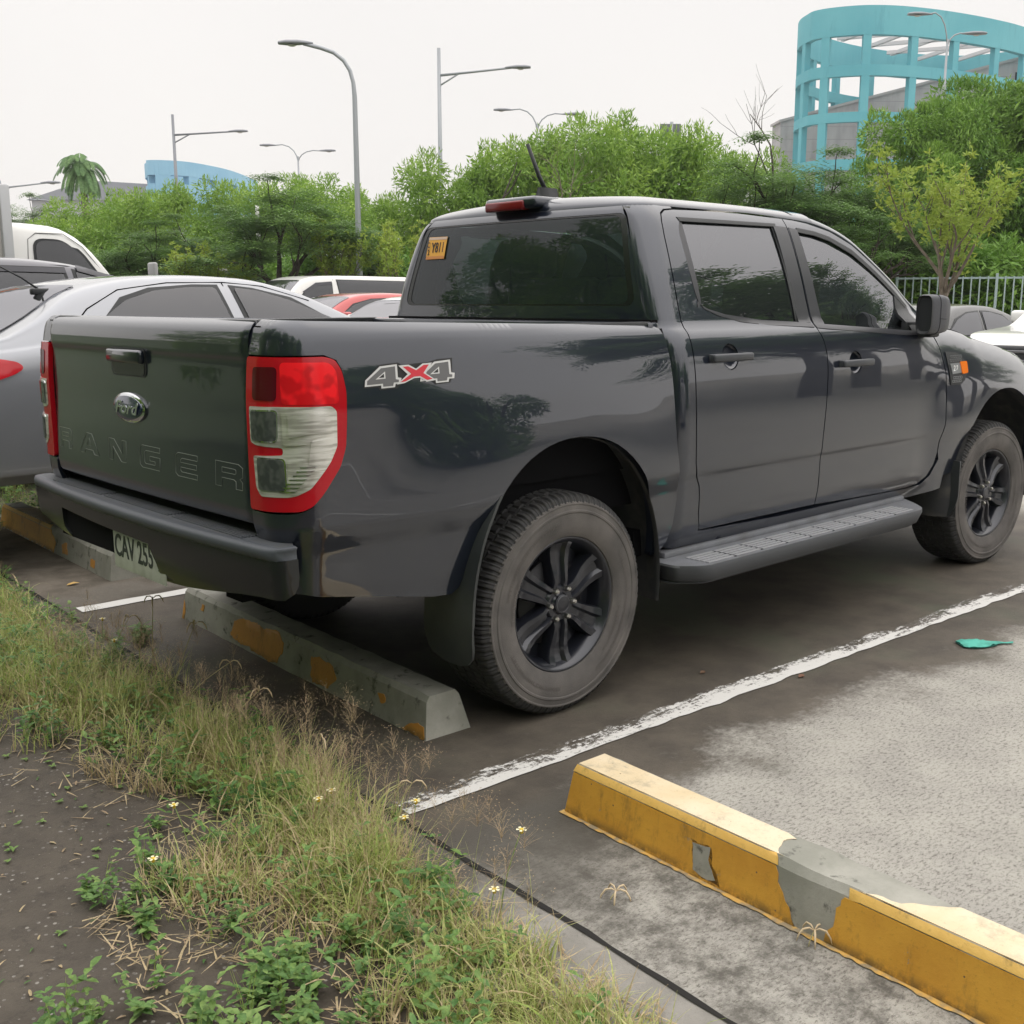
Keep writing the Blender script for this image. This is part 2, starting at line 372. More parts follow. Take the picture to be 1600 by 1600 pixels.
# lower crease strake, tail lights
def light(sf, fl):
    lo = rounded([(-1.200, .833), (-1.018, .838), (-.989, .851), (-.961, .881), (-.904, .952), (-.884, 1.006), (-.879, 1.071), (-.876, 1.158), (-.886, 1.215), (-.905, 1.244), (-.938, 1.253), (-1.200, 1.253)], .012, 3)
    tl = panel('tail_light', lo, sf, REDLENS, TRUNK, .018, off=.006, thick=.02, flip=fl)
    panel('red_reflector', rounded([(-1.066, 1.240), (-.928, 1.238), (-.904, 1.216), (-.902, 1.126), (-1.062, 1.129)], .015), sf, REDBRIGHT, tl, .015, off=.0075, thick=.002, flip=fl)
    panel('dark_lens', rounded([(-1.165, 1.226), (-1.074, 1.228), (-1.076, 1.138), (-1.164, 1.138)], .014), sf, REDDARK, tl, .02, off=.008, thick=.002, flip=fl)
    ctop = rounded([(-1.180, 1.120), (-1.07, 1.123), (-.928, 1.121), (-.912, 1.107), (-.914, 1.01), (-.936, .970), (-.994, .900), (-1.030, .882), (-1.05, .878), (-1.138, .876), (-1.160, .899), (-1.168, .986), (-1.062, .993), (-1.062, 1.013), (-1.153, 1.016), (-1.180, 1.023)], .008, 3)
    cl = panel('clear_lens', ctop, sf, CLEARLENS, tl, .012, off=.0085, thick=.003, flip=fl)
    # stepped reflector bowls inside the clear part
    for k, (poly, o) in enumerate((
            ([(-1.062, 1.110), (-.938, 1.110), (-.930, 1.045), (-.985, 1.038), (-.998, 1.022), (-1.060, 1.018)], .012),
            ([(-1.045, 1.104), (-.945, 1.104), (-.937, 1.052), (-.99, 1.050), (-1.045, 1.040)], .016),
            ([(-.990, 1.030), (-.930, 1.036), (-.934, 1.002), (-.965, .965), (-1.000, .966)], .013),
            ([(-1.050, .978), (-1.010, .982), (-1.0, .955), (-.975, .955), (-1.010, .905), (-1.040, .893), (-1.050, .893)], .012))):
        panel('reflector_facet', rounded(poly, .006, 3), sf, CLEARLENS, cl, .015, off=o, thick=.006, flip=fl)
    for k in range(7):
        z = .962-k*.011; x0 = -.975-k*.009
        panel('reflector_facet', [(x0-.045, z), (x0, z), (x0-.008, z-.004), (x0-.045, z-.004)], sf, CHROME, cl, .02, off=.014, thick=.004, flip=fl)
    for sq in ([(-1.166, 1.108), (-1.076, 1.111), (-1.078, 1.031), (-1.166, 1.028)], [(-1.144, .980), (-1.060, .981), (-1.058, .897), (-1.141, .895)]):
        c = (sum(q[0] for q in sq)/4, sum(q[1] for q in sq)/4); big = [(c[0]+(q[0]-c[0])*1.10, c[1]+(q[1]-c[1])*1.10) for q in sq]
        panel('chrome_rim', rounded(big, .014), sf, CHROME, cl, .02, off=.011, thick=.003, flip=fl)
        panel('square_lens', rounded(sq, .012), sf, SMOKE, cl, .02, off=.0135, thick=.003, flip=fl)
    return tl
light(bed, False); light(mir(bed), True)

# the 4x4 sticker on the bed side
def dec(u, v): return (lerp(-.812, -.498, u/100), lerp(1.166, 1.232, v/30)-.009*(1-u/100)+.002)
def decal(poly, mat, off, name='sticker_layer', par=None):
    return panel(name, [dec(*q) for q in poly], bed, mat, par or TRUNK, .03, off=off, thick=.0004)
SW = P('sticker_white', (.62, .62, .62), .35); SG = P('sticker_grey', (.13, .13, .135), .35); SR = P('sticker_red', (.60, .03, .05), .35); SK = P('sticker_black', (.01, .01, .012), .4)
four = [(0, 3), (1, 11), (18, 27), (37, 28), (37, 11), (41, 10), (40, 3), (34, 3), (33, -1), (18, -1), (18, 3)]
st = decal([(-1, 1), (1, 12), (18, 29), (39, 30), (43, 26), (60, 27), (74, 27), (84, 30), (102, 30), (100, 4), (97, -2), (80, -3), (75, 3), (60, 8), (42, 3), (36, -3), (17, -3), (15, 1)], SK, .0012, 'four_by_four_sticker')
def shrink(poly, k):
    cx = sum(q[0] for q in poly)/len(poly); cy = sum(q[1] for q in poly)/len(poly)
    return [(cx+(q[0]-cx)*k, cy+(q[1]-cy)*k) for q in poly]
for sx in (0, 62):
    f = [(q[0]+sx, q[1]) for q in four]; decal(f, SW, .0028, par=st)
    g = [(2.5+sx, 5), (3+sx, 10), (19+sx, 24.5), (34.5+sx, 25.5), (34.5+sx, 9), (38+sx, 8), (37.5+sx, 5), (32+sx, 5), (31+sx, 1), (20+sx, 1), (20+sx, 5)]
    decal(g, SG, .0033, par=st)
    decal([(12+sx, 11), (23+sx, 20), (23+sx, 11)], SW, .0037, par=st); decal([(15.5+sx, 12.5), (21.5+sx, 17.5), (21.5+sx, 12.5)], SK, .0040, par=st)
decal([(35, 2), (44, 3), (55, 8), (62, 8), (69, 2), (80, 3), (69, 13), (77, 26), (66, 26), (58, 20), (50, 26), (38, 26), (48, 14)], SW, .0044, par=st)
decal([(39, 4.5), (45, 5), (55, 10), (62, 10), (70, 4), (76, 5), (66, 13.5), (73, 24), (67, 24), (58, 18), (49, 24), (43, 24), (52, 14)], SR, .0049, par=st)

# bed interior, top rails
mb = MB(); mb.box((-1.0, -.80, 1.285), (.47, -.852, 1.347 if False else 1.325), .008); mb.build('bed_rail', BLACK, TRUNK, auto=40)
mb = MB(); mb.box((-1.0, .80, 1.285), (.47, .852, 1.325), .008); mb.build('bed_rail', BLACK, TRUNK, auto=40)
mb = MB(); mb.box((-1.03, -.80, .80), (.50, -.77, 1.30)); mb.box((-1.03, .80, .80), (.50, .77, 1.30)); mb.box((-1.03, -.78, .80), (.50, .78, .83)); mb.box((.47, -.78, .80), (.50, .78, 1.31)); mb.box((.475, -.86, .62), (.50, .86, 1.24))
mb.build('bed_liner', DARK, TRUNK)
mb = MB(); mb.box((.44, -.86, 1.27), (.50, .86, 1.322), .01); mb.build('headboard', PAINT, TRUNK, auto=40)

# ---- tailgate
_tg = spl([(.70, .02), (.775, .012), (.79, -.004), (.83, -.010), (.95, -.006), (1.10, 0), (1.225, .001), (1.240, -.0005), (1.252, -.004), (1.29, -.004), (1.32, .002), (1.336, .012), (1.345, .022), (1.351, .040), (1.36, .08)])
def tgate(y, z):
    a = abs(y)/.74
    return (-1.075+_tg(z)+.010*a**2+.018*max(0, (a-.93)/.07)**2, y, z+.0)
tg = panel('tailgate', rounded([(-.719, .785), (.719, .785), (.719, 1.352), (-.719, 1.352)], [.012, .012, .018, .018]), tgate, PAINT, TRUNK, .02, thick=.05, flip=True)
mb = MB(); mb.box((-1.03, -.715, .79), (-1.0, .715, 1.33), .006); mb.box((-1.035, -.712, 1.325), (-.985, .712, 1.351), .008); mb.build('tailgate_cap', BLACK, tg, auto=40)
panel('seam_backing', [(-.76, .78), (.76, .78), (.76, 1.335), (-.76, 1.335)], lambda y, z: (-1.045, y, z), DARK, tg, .3, skirt=False, flip=True)
# handle: a recess with a lever above it
hd = panel('handle', rounded([(-.10, 1.163), (.165, 1.163), (.165, 1.254), (-.10, 1.254)], [.03, .03, .014, .014]), tgate, BLACK, tg, .02, off=.003, thick=.003, flip=True)
panel('handle_recess', rounded([(-.088, 1.168), (.153, 1.168), (.153, 1.207), (-.088, 1.207)], [.024, .024, .004, .004]), tgate, P('recess', (.012, .012, .014), .25), hd, .02, off=.0045, thick=.001, flip=True)
mb = MB(); mb.box((-1.098, -.093, 1.207), (-1.07, .158, 1.250), .009); mb.build('handle_lever', PAINT, hd, auto=50)
# oval badge
def oval(a, b, n=40): return [(.035+a*math.cos(2*math.pi*k/n), 1.062+b*math.sin(2*math.pi*k/n)) for k in range(n)]
def bulge(h, a, b): return lambda y, z: (tgate(y, z)[0]-h*math.sqrt(max(0, 1-((y-.035)/a)**2*.97-((z-1.062)/b)**2*.97)), y, z)
ov = panel('oval_badge', oval(.118, .046), bulge(.012, .12, .047), CHROME, tg, .01, off=.004, thick=.01, flip=True)
panel('badge_face', oval(.106, .037), bulge(.012, .12, .047), P('badge_blue', (.012, .022, .07), .15, .3, coat=1), ov, .01, off=.006, thick=.002, flip=True)
text_mesh('badge_script', 'Ford', .058, CHROME, ov, frame((tgate(.035, 1.06)[0]-.0185, .035, 1.061), (0, -1, 0), (0, 0, 1)), .001, shear=.35, bold=.0008, sx=1.45)
# outlined letters
def letter(polys, y0, y1):
    m = MB(); z0, z1 = .876, .948
    for poly in polys:
        q = [Vector((tgate(lerp(y0, y1, u), 0)[0], lerp(y0, y1, u), lerp(z0, z1, v))) for u, v in poly]
        q = [Vector((tgate(a.y, a.z)[0]-.0004, a.y, a.z)) for a in q]; q.append(q[0]); q.append(q[1])
        m.tube(q, .00085, 5, False)
    return m.build('raised_letter', P('letter_edge', (.20, .22, .20), .4, .3), tg, True)
LR = [[(0, 0), (0, 1), (.85, 1), (1, .88), (1, .5), (.9, .42), (1, .3), (1, 0), (.76, 0), (.76, .3), (.68, .36), (.24, .36), (.24, 0)], [(.24, .58), (.24, .78), (.72, .78), (.76, .74), (.76, .62), (.72, .58)]]
LA = [[(0, 0), (.36, 1), (.64, 1), (1, 0), (.76, 0), (.69, .2), (.31, .2), (.24, 0)], [(.38, .4), (.5, .76), (.62, .4)]]
LN = [[(0, 0), (0, 1), (.3, 1), (.76, .38), (.76, 1), (1, 1), (1, 0), (.72, 0), (.24, .64), (.24, 0)]]
LG = [[(1, 1), (.12, 1), (0, .88), (0, .12), (.12, 0), (1, 0), (1, .56), (.5, .56), (.5, .36), (.76, .36), (.76, .2), (.3, .2), (.24, .26), (.24, .72), (.3, .78), (1, .78)]]
LE = [[(1, 1), (.12, 1), (0, .88), (0, .12), (.12, 0), (1, 0), (1, .2), (.3, .2), (.24, .26), (.24, .4), (.96, .4), (.96, .6), (.24, .6), (.24, .72), (.3, .78), (1, .78)]]
for L, y0, y1 in ((LR, .674, .552), (LA, .475, .303), (LN, .216, .077), (LG, -.028, -.171), (LE, -.277, -.415), (LR, -.524, -.675)): letter(L, y0, y1)

# ---- rear bumper
def bplan(u):
    a = abs(u); sg = 1 if u > 0 else -1
    if a <= .86: return (-1.155+.045*(a/.86)**2.2, u)
    x0 = -1.11; t = (a-.86)/.04
    if t <= math.pi/2: return (x0+.04*(1-math.cos(t)), sg*(.86+.04*math.sin(t)))
    return (x0+.04+(a-.86-.04*math.pi/2), sg*.90)
_bl = spl([(.50, .05), (.545, .030), (.58, .014), (.64, .004), (.70, .0), (.745, .0)])
def bface(u, z):
    x, y = bplan(u); d = _bl(z)
    return (x+d, y*(1-d*.5), z)
def blow(a): return lerp(.541, .600, sstep(.25, .88, a))
ys_ = [.235, .3, .4, .5, .6, .7, .8, .86]
face = ([(-.95, .712), (-.95, .66), (-.945, .635), (-.93, .615), (-.90, .600)]+[(-y, blow(y)) for y in ys_[::-1]]+[(-.228, .60), (-.195, .657), (.54, .672), (.556, .60), (.50, .565)]
        + [(y, blow(y)) for y in ys_[4:]]+[(.90, .600), (.93, .615), (.945, .635), (.95, .66), (.95, .712)])
bpr = panel('rear_bumper', face, bface, P('bumper_black', (.011, .013, .014), .2, spec=.5), TRUNK, .025, thick=.03, flip=True)
def brow(dx, z, uu=.95, n=60):
    o = []
    for k in range(n+1):
        u = lerp(-uu, uu, k/n); x, y = bplan(u); t = max(0, min(1, (abs(u)-.86)/.063))
        o.append((x+dx*(1-t), y-math.copysign(dx*t, y), z))
    return o
mb = MB()
mb.grid([brow(.003, .708), brow(-.006, .713), brow(-.008, .735), brow(-.002, .744), brow(.014, .747), brow(.022, .7465)])
mb.build('step_lip', P('bumper_lip', (.06, .068, .08), .5, bump=(800, .2)), bpr, True)
mb = MB()
top = brow(.022, .7463); mb.grid([top, [(max(-1.03, p[0]), p[1]*(1 if abs(p[1]) < .8 else .97), .7463) for p in top]])
mb.grid([[(max(-1.03, p[0]), p[1]*(1 if abs(p[1]) < .8 else .97), .7463) for p in top], [(-.97, p[1]*.9, .7463) for p in top]])
for k in range(6):
    for (y0, y1) in ((-.70, -.27), (-.24, .24), (.27, .70)): mb.box((-1.102+k*.011, y0, .7463), (-1.0965+k*.011, y1, .7500))
mb.build('step_pad', P('step_pad_rubber', (.075, .083, .095), .6, bump=(600, .3), noise_=(12, (.075, .078, .08), .4, .7)), bpr)
mb = MB(); mb.box((-1.118, -.26, .565), (-1.075, .60, .70)); mb.box((-1.06, -.80, .60), (-1.0, .80, .72)); mb.build('bumper_recess', DARK, bpr)
pl = MB(); pl.box((-1.1325, -.268, .530), (-1.129, .112, .668), .0008)
plo = pl.build('number_plate', P('plate_white', (.50, .53, .46), .45, noise_=(20, (.34, .36, .30), .45, .8)), TRUNK, auto=30)
plo['label'] = 'white number plate, bumper edge hiding its last character'
text_mesh('plate_text', 'CAV 255', .105, P('plate_ink', (.02, .03, .025), .5), plo, frame((-1.1332, -.042, .603), (0, -1, 0), (0, 0, 1)), .0006, bold=.0015, sx=.74)
text_mesh('plate_text', '2', .105, MATS['plate_ink'], plo, frame((-1.1332, -.238, .603), (0, -1, 0), (0, 0, 1)), .0006, bold=.0015, sx=.74)
mb = MB()
for y, z in ((.07, .660), (-.19, .660)): mb = MB(); mb.lathe([(-.004, .001), (-.004, .005), (0, .006)], 10, 'x', (-1.133, y, z)); mb.build('plate_bolt', DARK, plo)

# ---- cab
_cw = spl([(.40, .83), (.48, .845), (.52, .866), (.56, .874), (.62, .880), (.70, .884), (.735, .886), (.765, .893), (.80, .8965), (.95, .899), (1.1, .895), (1.18, .887), (1.23, .877), (1.262, .866), (1.285, .853), (1.300, .838), (1.312, .828),
           (1.35, .815), (1.5, .768), (1.65, .712), (1.70, .689), (1.735, .664), (1.76, .636), (1.775, .60), (1.79, .52)])
zhood = spl([(2.45, 1.285), (2.60, 1.275), (2.73, 1.262), (2.94, 1.232), (3.05, 1.205), (3.4, 1.145), (3.57, 1.11), (3.66, 1.07), (3.80, .99), (4.0, .90), (4.3, .8)])
_fd = spl([(-.2, .2), (-.05, .14), (0, .105), (.015, .085), (.04, .062), (.08, .038), (.15, .015), (.25, 0), (2, 0)])
def cabW(x, z):
    W = _cw(z)
    if x > 1.7 and z > 1.3: W -= .075*((x-1.7)/.9)**2*sstep(1.28, 1.36, z)
    # pressed groove low on the doors
    if x > 2.33:
        t = sstep(2.36, 2.62, x); Wf = .903-_fd(zhood(x)-z)-max(0, _dl(z))*.9+flare(x, z, 3.22, .40, .48, .95, .034)-.07*max(0, (x-3.55)/.6)**2
        W = lerp(W, Wf, t)
    return W
_xr = spl([(.4, .56), (1.0, .556), (1.30, .552), (1.40, .556), (1.71, .604), (1.745, .62), (1.775, .65), (1.80, .70)])
cr_ = .085
def cab(x, z):
    W = cabW(x, z); xc = _xr(z)+cr_
    if x >= xc: return (x, -W, z)
    a = xc-x
    if a <= cr_*math.pi/2:
        th = a/cr_; return (xc-cr_*math.sin(th), -(W-cr_)-cr_*math.cos(th), z)
    y = -(W-cr_)+(a-cr_*math.pi/2); q = y/(W-cr_)
    return (xc-cr_-.022*(1-q*q), y, z)
def cab_rx(y, z):                           # rear face in (y,z)
    W = cabW(1, z); q = max(-1, min(1, y/(W-cr_))); xc = _xr(z)+cr_
    if abs(y) <= W-cr_: return (xc-cr_-.022*(1-q*q), y, z)
    s = min(1, (abs(y)-(W-cr_))/cr_); return (xc-cr_*math.sqrt(max(0, 1-s*s)), y, z)
ZS = 1.742                                  # height where the roof cap starts
door_r = [(.752, .533), (.736, .60), (.735, .66), (.728, .708), (.705, .75), (.690, .80), (.682, .95), (.676, 1.113), (.671, 1.227), (.669, 1.30), (.672, 1.387), (.681, 1.532), (.689, 1.633), (.700, 1.69), (.716, 1.718), (.745, 1.732), (.80, 1.738), (.985, 1.743), (1.223, 1.744), (1.522, 1.736),
          (1.522, 1.59), (1.520, 1.319), (1.527, 1.28), (1.548, 1.235), (1.562, 1.175), (1.566, 1.10), (1.560, .98), (1.548, .803), (1.555, .70), (1.558, .60), (1.552, .529)]
bseam = [(q[0]+.006, q[1]) for q in door_r[19:]]
door_f = bseam[::-1] + [(1.60, 1.733), (1.692, 1.724), (1.856, 1.694), (2.015, 1.641), (2.176, 1.556), (2.348, 1.462), (2.50, 1.372), (2.53, 1.27), (2.535, 1.238), (2.577, 1.165), (2.605, 1.049), (2.612, .93), (2.610, .816), (2.596, .72), (2.600, .66), (2.585, .60), (2.54, .545), (2.47, .515), (2.38, .507), (2.28, .507), (1.885, .517)]
win_r = rounded([(.806, 1.699), (1.440, 1.703), (1.428, 1.305), (1.166, 1.318), (.942, 1.342), (.843, 1.364), (.800, 1.383), (.785, 1.43), (.778, 1.58), (.780, 1.66)], [.02, .012, .01, .1, .1, .03, .03, .05, .1, .03])
win_f = rounded([(1.590, 1.692), (1.717, 1.683), (1.826, 1.664), (1.994, 1.612), (2.157, 1.529), (2.335, 1.430), (2.455, 1.362), (2.440, 1.25), (2.317, 1.254), (1.603, 1.296)], [.012, .1, .1, .1, .1, .1, .02, .02, .1, .01])
def glz(f, sg):                             # a side pane of its own: straight in section so it mirrors cleanly
    return lambda x, z: (x, sg*(-(lerp(.834, .689, (z-1.30)/.40)-.010-.075*(max(0, x-1.7)/.9)**2+.012*math.sin(math.pi*min(1, max(0, (z-1.3)/.4))))), z)
for sg, sf, fl in ((1, cab, False), (-1, mir(cab), True)):
    cups = [[(x0+.135+.052*math.cos(2*math.pi*k/24), z0+.050*math.sin(2*math.pi*k/24)) for k in range(24)] for x0, z0 in ((.758, 1.187), (1.655, 1.131))]
    dr = panel('rear_door', door_r, sf, PAINT, TRUNK, .024, [win_r, cups[0]], .004, flip=fl)
    df = panel('front_door', door_f, sf, PAINT, TRUNK, .024, [win_f, cups[1]], .004, flip=fl)
    panel('window', win_r, glz(0, sg), GLASS_SIDE, dr, .03, flip=fl, skirt=False)
    panel('window', win_f, glz(0, sg), GLASS_SIDE, df, .03, flip=fl, skirt=False)
    # satin trims
    T = lambda nm, poly, par, mat=SATIN, off=.0022: panel(nm, poly, sf, mat, par, .03, off=off, thick=.004, flip=fl)
    T('pillar_trim', [(1.424, 1.703), (1.518, 1.70), (1.516, 1.306), (1.424, 1.304)], dr)
    T('pillar_trim', [(1.534, 1.70), (1.592, 1.693), (1.606, 1.296), (1.530, 1.301)], df)
    T('belt_trim', [(.780, 1.372), (.800, 1.383), (.843, 1.366), (.942, 1.345), (1.166, 1.321), (1.428, 1.308), (1.514, 1.303), (1.516, 1.286), (1.20, 1.300), (1.032, 1.315), (.900, 1.340), (.82, 1.366), (.790, 1.395)], dr)
    T('belt_trim', [(1.530, 1.301), (2.30, 1.257), (2.44, 1.252), (2.47, 1.236), (2.25, 1.237), (1.532, 1.283)], df)
    T('window_seal', [(.795, 1.709), (1.445, 1.712), (1.440, 1.699), (.805, 1.694)], dr, BLACK)
    T('window_seal', [(1.592, 1.701), (1.72, 1.691), (1.83, 1.672), (2.0, 1.620), (2.165, 1.536), (2.34, 1.440), (2.46, 1.372), (2.455, 1.350), (2.335, 1.416), (2.155, 1.516), (1.99, 1.599), (1.825, 1.652), (1.717, 1.672), (1.592, 1.682)], df, BLACK)
    panel('quarter_divider', [(.780, 1.66), (.800, 1.70), (.822, 1.70), (.815, 1.58), (.808, 1.38), (.795, 1.385), (.784, 1.43), (.776, 1.58)], glz(0, sg), SATIN, dr, .03, off=.005, thick=.003, flip=fl)
    panel('sail_panel', [(2.335, 1.435), (2.46, 1.365), (2.45, 1.245), (2.315, 1.25), (2.30, 1.30), (2.315, 1.36)], sf, BLACK, df, .03, off=.001, thick=.012, flip=fl)
    panel('black_frame', [(1.415, 1.700), (1.44, 1.70), (1.436, 1.31), (1.412, 1.31)], glz(0, sg), BLACK, dr, .05, off=.006, thick=.003, flip=fl)
    # handles
    for par, x0, z0 in ((dr, .758, 1.187), (df, 1.655, 1.131)):
        cup = cups[0] if par is dr else cups[1]
        cp = panel('handle_cup', cup, lambda x, z, c=(x0+.135, z0), s=sf, g=sg: (lambda p: (p[0], p[1]+g*.030*math.sqrt(max(0, 1-((x-c[0])**2+(z-c[1])**2)/.0525**2)), p[2]))(s(x, z)), PAINT, par, .010, off=0, flip=fl, skirt=False)
        yy = -cabW(x0+.13, z0)
        mb = MB(); mb.box((x0, yy-.032, z0-.016), (x0+.246, yy-.014, z0+.015), .008); mb.box((x0+.002, yy-.02, z0-.016), (x0+.03, yy+.005, z0+.014), .004); mb.box((x0+.215, yy-.02, z0-.016), (x0+.244, yy+.005, z0+.014), .004)
        if sg < 0: mb.v = [(v[0], -v[1], v[2]) for v in mb.v]
        mb.build('door_handle', P('handle_paint', (.06, .064, .072), .4, .3), par, auto=50)
    # side body around the doors: rear pillar (wraps to the rear face) and sill
    pil = [(.746, .545), (.73, .60), (.729, .66), (.722, .706), (.699, .748), (.684, .80), (.676, .95), (.670, 1.113), (.665, 1.227), (.663, 1.30), (.666, 1.387), (.675, 1.532), (.683, 1.633), (.694, 1.692), (.711, 1.723), (.742, 1.738), (.80, 1.744), (.80, 1.752),
           (.68, 1.752), (.50, 1.752), (.495, 1.60), (.49, 1.50), (.482, 1.40), (.479, 1.30), (.479, 1.0), (.479, .50), (.60, .478), (.746, .472)]
    # left edge at a constant distance round the corner
    pil = [(x if x > .6 or z < .5 else _xr(z)+cr_-cr_*math.pi/2-.0, z) for x, z in pil]
    panel('cab_corner', pil, sf, PAINT, TRUNK, .02, thick=.02, flip=fl)
    panel('sill', rounded([(.73, .542), (.752, .527), (1.30, .511), (1.885, .511), (2.28, .501), (2.38, .501), (2.50, .505), (2.57, .545), (2.62, .62), (2.70, .56), (2.68, .47), (2.44, .450), (1.192, .462), (.60, .474), (.60, .50)], 0), sf, PAINT, TRUNK, .024, thick=.02, flip=fl)
    ins = lambda x, z, s=sf, g=sg: (lambda p: (p[0]+(.0), p[1]+g*.03, p[2]))(s(x, z))
    panel('inner_frame', [(.66, .50), (2.60, .50), (2.62, 1.2), (2.52, 1.235), (.66, 1.285)], ins, DARK, TRUNK, .08, skirt=False, flip=fl)
    panel('inner_frame', [(.66, 1.26), (.68, 1.60), (.70, 1.70), (.80, 1.745), (.80, 1.70), (.77, 1.69), (.76, 1.55), (.78, 1.40), (.82, 1.35), (.95, 1.31), (.95, 1.26)], ins, DARK, TRUNK, .05, skirt=False, flip=fl)
    panel('inner_frame', [(1.45, 1.73), (1.60, 1.73), (1.61, 1.27), (1.44, 1.27)], ins, DARK, TRUNK, .05, skirt=False, flip=fl)
    # roof side rail and front pillar: strip between the door seam and the roof / windscreen
    seam = [(.66, 1.752), (.74, 1.750), (.985, 1.750), (1.223, 1.751), (1.525, 1.743), (1.692, 1.731), (1.856, 1.701), (2.015, 1.648), (2.176, 1.563), (2.348, 1.469), (2.50, 1.379), (2.56, 1.335)]
    sm = curve(seam, 4, False); rows = []
    for (x, z) in sm:
        if x < 1.60: continue
        y0 = cabW(x, z); t = sstep(1.55, 2.0, x); row = []
        for (dy, dz) in ((-.002, -.022), (0, 0), (-.004, .009), (-.016, .022), (-.035, .032), (-.06, .040), (-.09, .046)):
            dz2 = lerp(dz, dz*.75+.0, t); dx2 = lerp(0, dz*.55, t); row.append((x+dx2, -sg*(y0+dy*lerp(1, .8, t)), z+dz2))
        rows.append(row)
    mb = MB(); mb.grid(rows); mb.build('roof_rail', PAINT, TRUNK, True)
# rear face around the glass
glass_o = rounded([(-.700, 1.378), (.700, 1.378), (.600, 1.722), (-.600, 1.722)], [.05, .05, .04, .04])
ring = [(-.795, 1.30), (.795, 1.30), (.735, 1.50), (.662, 1.66), (.625, 1.752), (-.625, 1.752), (-.662, 1.66), (-.735, 1.50)]
rear_out = []
for z in (1.20, 1.28, 1.35, 1.45, 1.55, 1.65, 1.70, 1.752): rear_out.append((cabW(1, z)-cr_+.0, z))
rear_poly = [(-a, z) for a, z in rear_out][::-1]+rear_out
panel('rear_panel', rear_poly, cab_rx, PAINT, TRUNK, .025, [glass_o], .02, flip=True)
panel('rear_window', glass_o, lambda y, z: (cab_rx(y, z)[0]+.004, y, z), GLASS_REAR, TRUNK, .03, skirt=False, flip=True)
# black ceramic edge of the rear glass
inner = shrink(glass_o, .955)
panel('window_border', glass_o, lambda y, z: (cab_rx(y, z)[0]+.006, y, z), P('ceramic_edge', (.01, .012, .012), .2), TRUNK, .03, [inner], .001, off=.004, flip=True)
mb = MB(); mb.box((.53, -.80, .50), (.56, .80, 1.33)); mb.build('cab_back_wall', DARK, TRUNK)
# registration sticker
stk = lambda y, z: (cab_rx(y, z)[0]-.002, y, z)
sk = panel('window_sticker', [(.428, 1.580), (.566, 1.580), (.560, 1.678), (.424, 1.676)], stk, P('sticker_orange', (.72, .36, .04), .5), TRUNK, .03, thick=.001, flip=True)
panel('sticker_band', [(.428, 1.581), (.565, 1.581), (.564, 1.594), (.428, 1.594)], lambda y, z: (stk(y, z)[0]-.001, y, z), P('sticker_band', (.55, .22, .05), .5), sk, .03, thick=.0005, flip=True)
panel('sticker_band', [(.425, 1.664), (.561, 1.666), (.560, 1.677), (.424, 1.675)], lambda y, z: (stk(y, z)[0]-.001, y, z), P('sticker_pale', (.6, .45, .35), .5), sk, .03, thick=.0005, flip=True)
sx0 = cab_rx(.5, 1.63)[0]-.0042
SF = frame((sx0, .482, 1.629), (-.02, -1, 0), Vector(cab_rx(.48, 1.68))-Vector(cab_rx(.48, 1.58)))
text_mesh('sticker_text', 'Y811', .062, P('sticker_ink', (.02, .01, .01), .5), sk, SF, .0006, bold=.001, sx=.72)
text_mesh('sticker_text', 'C', .034, MATS['sticker_ink'], sk, frame((sx0+.0015, .549, 1.642), (-.02, -1, 0), (.145, 0, 1)), .0006, bold=.0006, sx=.8)
text_mesh('sticker_text', '2', .034, MATS['sticker_ink'], sk, frame((sx0-.001, .549, 1.610), (-.02, -1, 0), (.145, 0, 1)), .0006, bold=.0006, sx=.8)

# roof cap
rows = []
N = 28
def roof_z(x, y): 
    q = abs(y)/.62
    return 1.812-.026*q*q-.02*max(0, (.78-x)/.2)**2-.012*max(0, (x-1.2)/.6)**2
_zs = spl([(.40, 1.7505), (1.3, 1.7505), (1.525, 1.7425), (1.692, 1.7305), (1.75, 1.7215)])
bd = []
for x in [1.74, 1.70, 1.64, 1.56, 1.45, 1.3, 1.15, 1.0, .9, .82, .77, .74]: bd.append(cab(x, _zs(x)))
xc0 = _xr(1.7505)+cr_
for k in range(1, 9): bd.append(cab(xc0-cr_*math.pi/2*k/8+.0, 1.7505))
yr = cabW(1, 1.7505)-cr_
for k in range(1, 13): bd.append(cab_rx(-yr+yr*k/12, 1.7505))
bd = bd+[(p[0], -p[1], p[2]) for p in bd[:-1][::-1]]
rows = []
for a in (0, .004, .012, .025, .045, .07, .10, .14, .18, .25, .35, .5, .7, .9, 1):
    h = math.sqrt(max(0, 1-(1-min(1, a/.18))**2)); row = []
    for (x, y, z) in bd:
        S = (max(x, 1.0), 0); X, Y = lerp(x, S[0], a), lerp(y, 0, a)
        row.append((X, Y, lerp(z, roof_z(X, Y), h)))
    rows.append(row)
mb = MB(); mb.grid(rows); mb.build('roof', PAINT, TRUNK, True)
mb = MB(); mb.grid([[(lerp(1.72, 2.72, t), y*lerp(.56, .70, t), lerp(1.795, 1.27, t)-.04*(y**2)*(1-t)+.03*math.sin(math.pi*t)) for y in [lerp(-1, 1, k/12) for k in range(13)]] for t in [j/10 for j in range(11)]])
mb.build('windscreen', tinted('windscreen_glass', (.8, .9, .9), 1.5, .5), TRUNK, True)
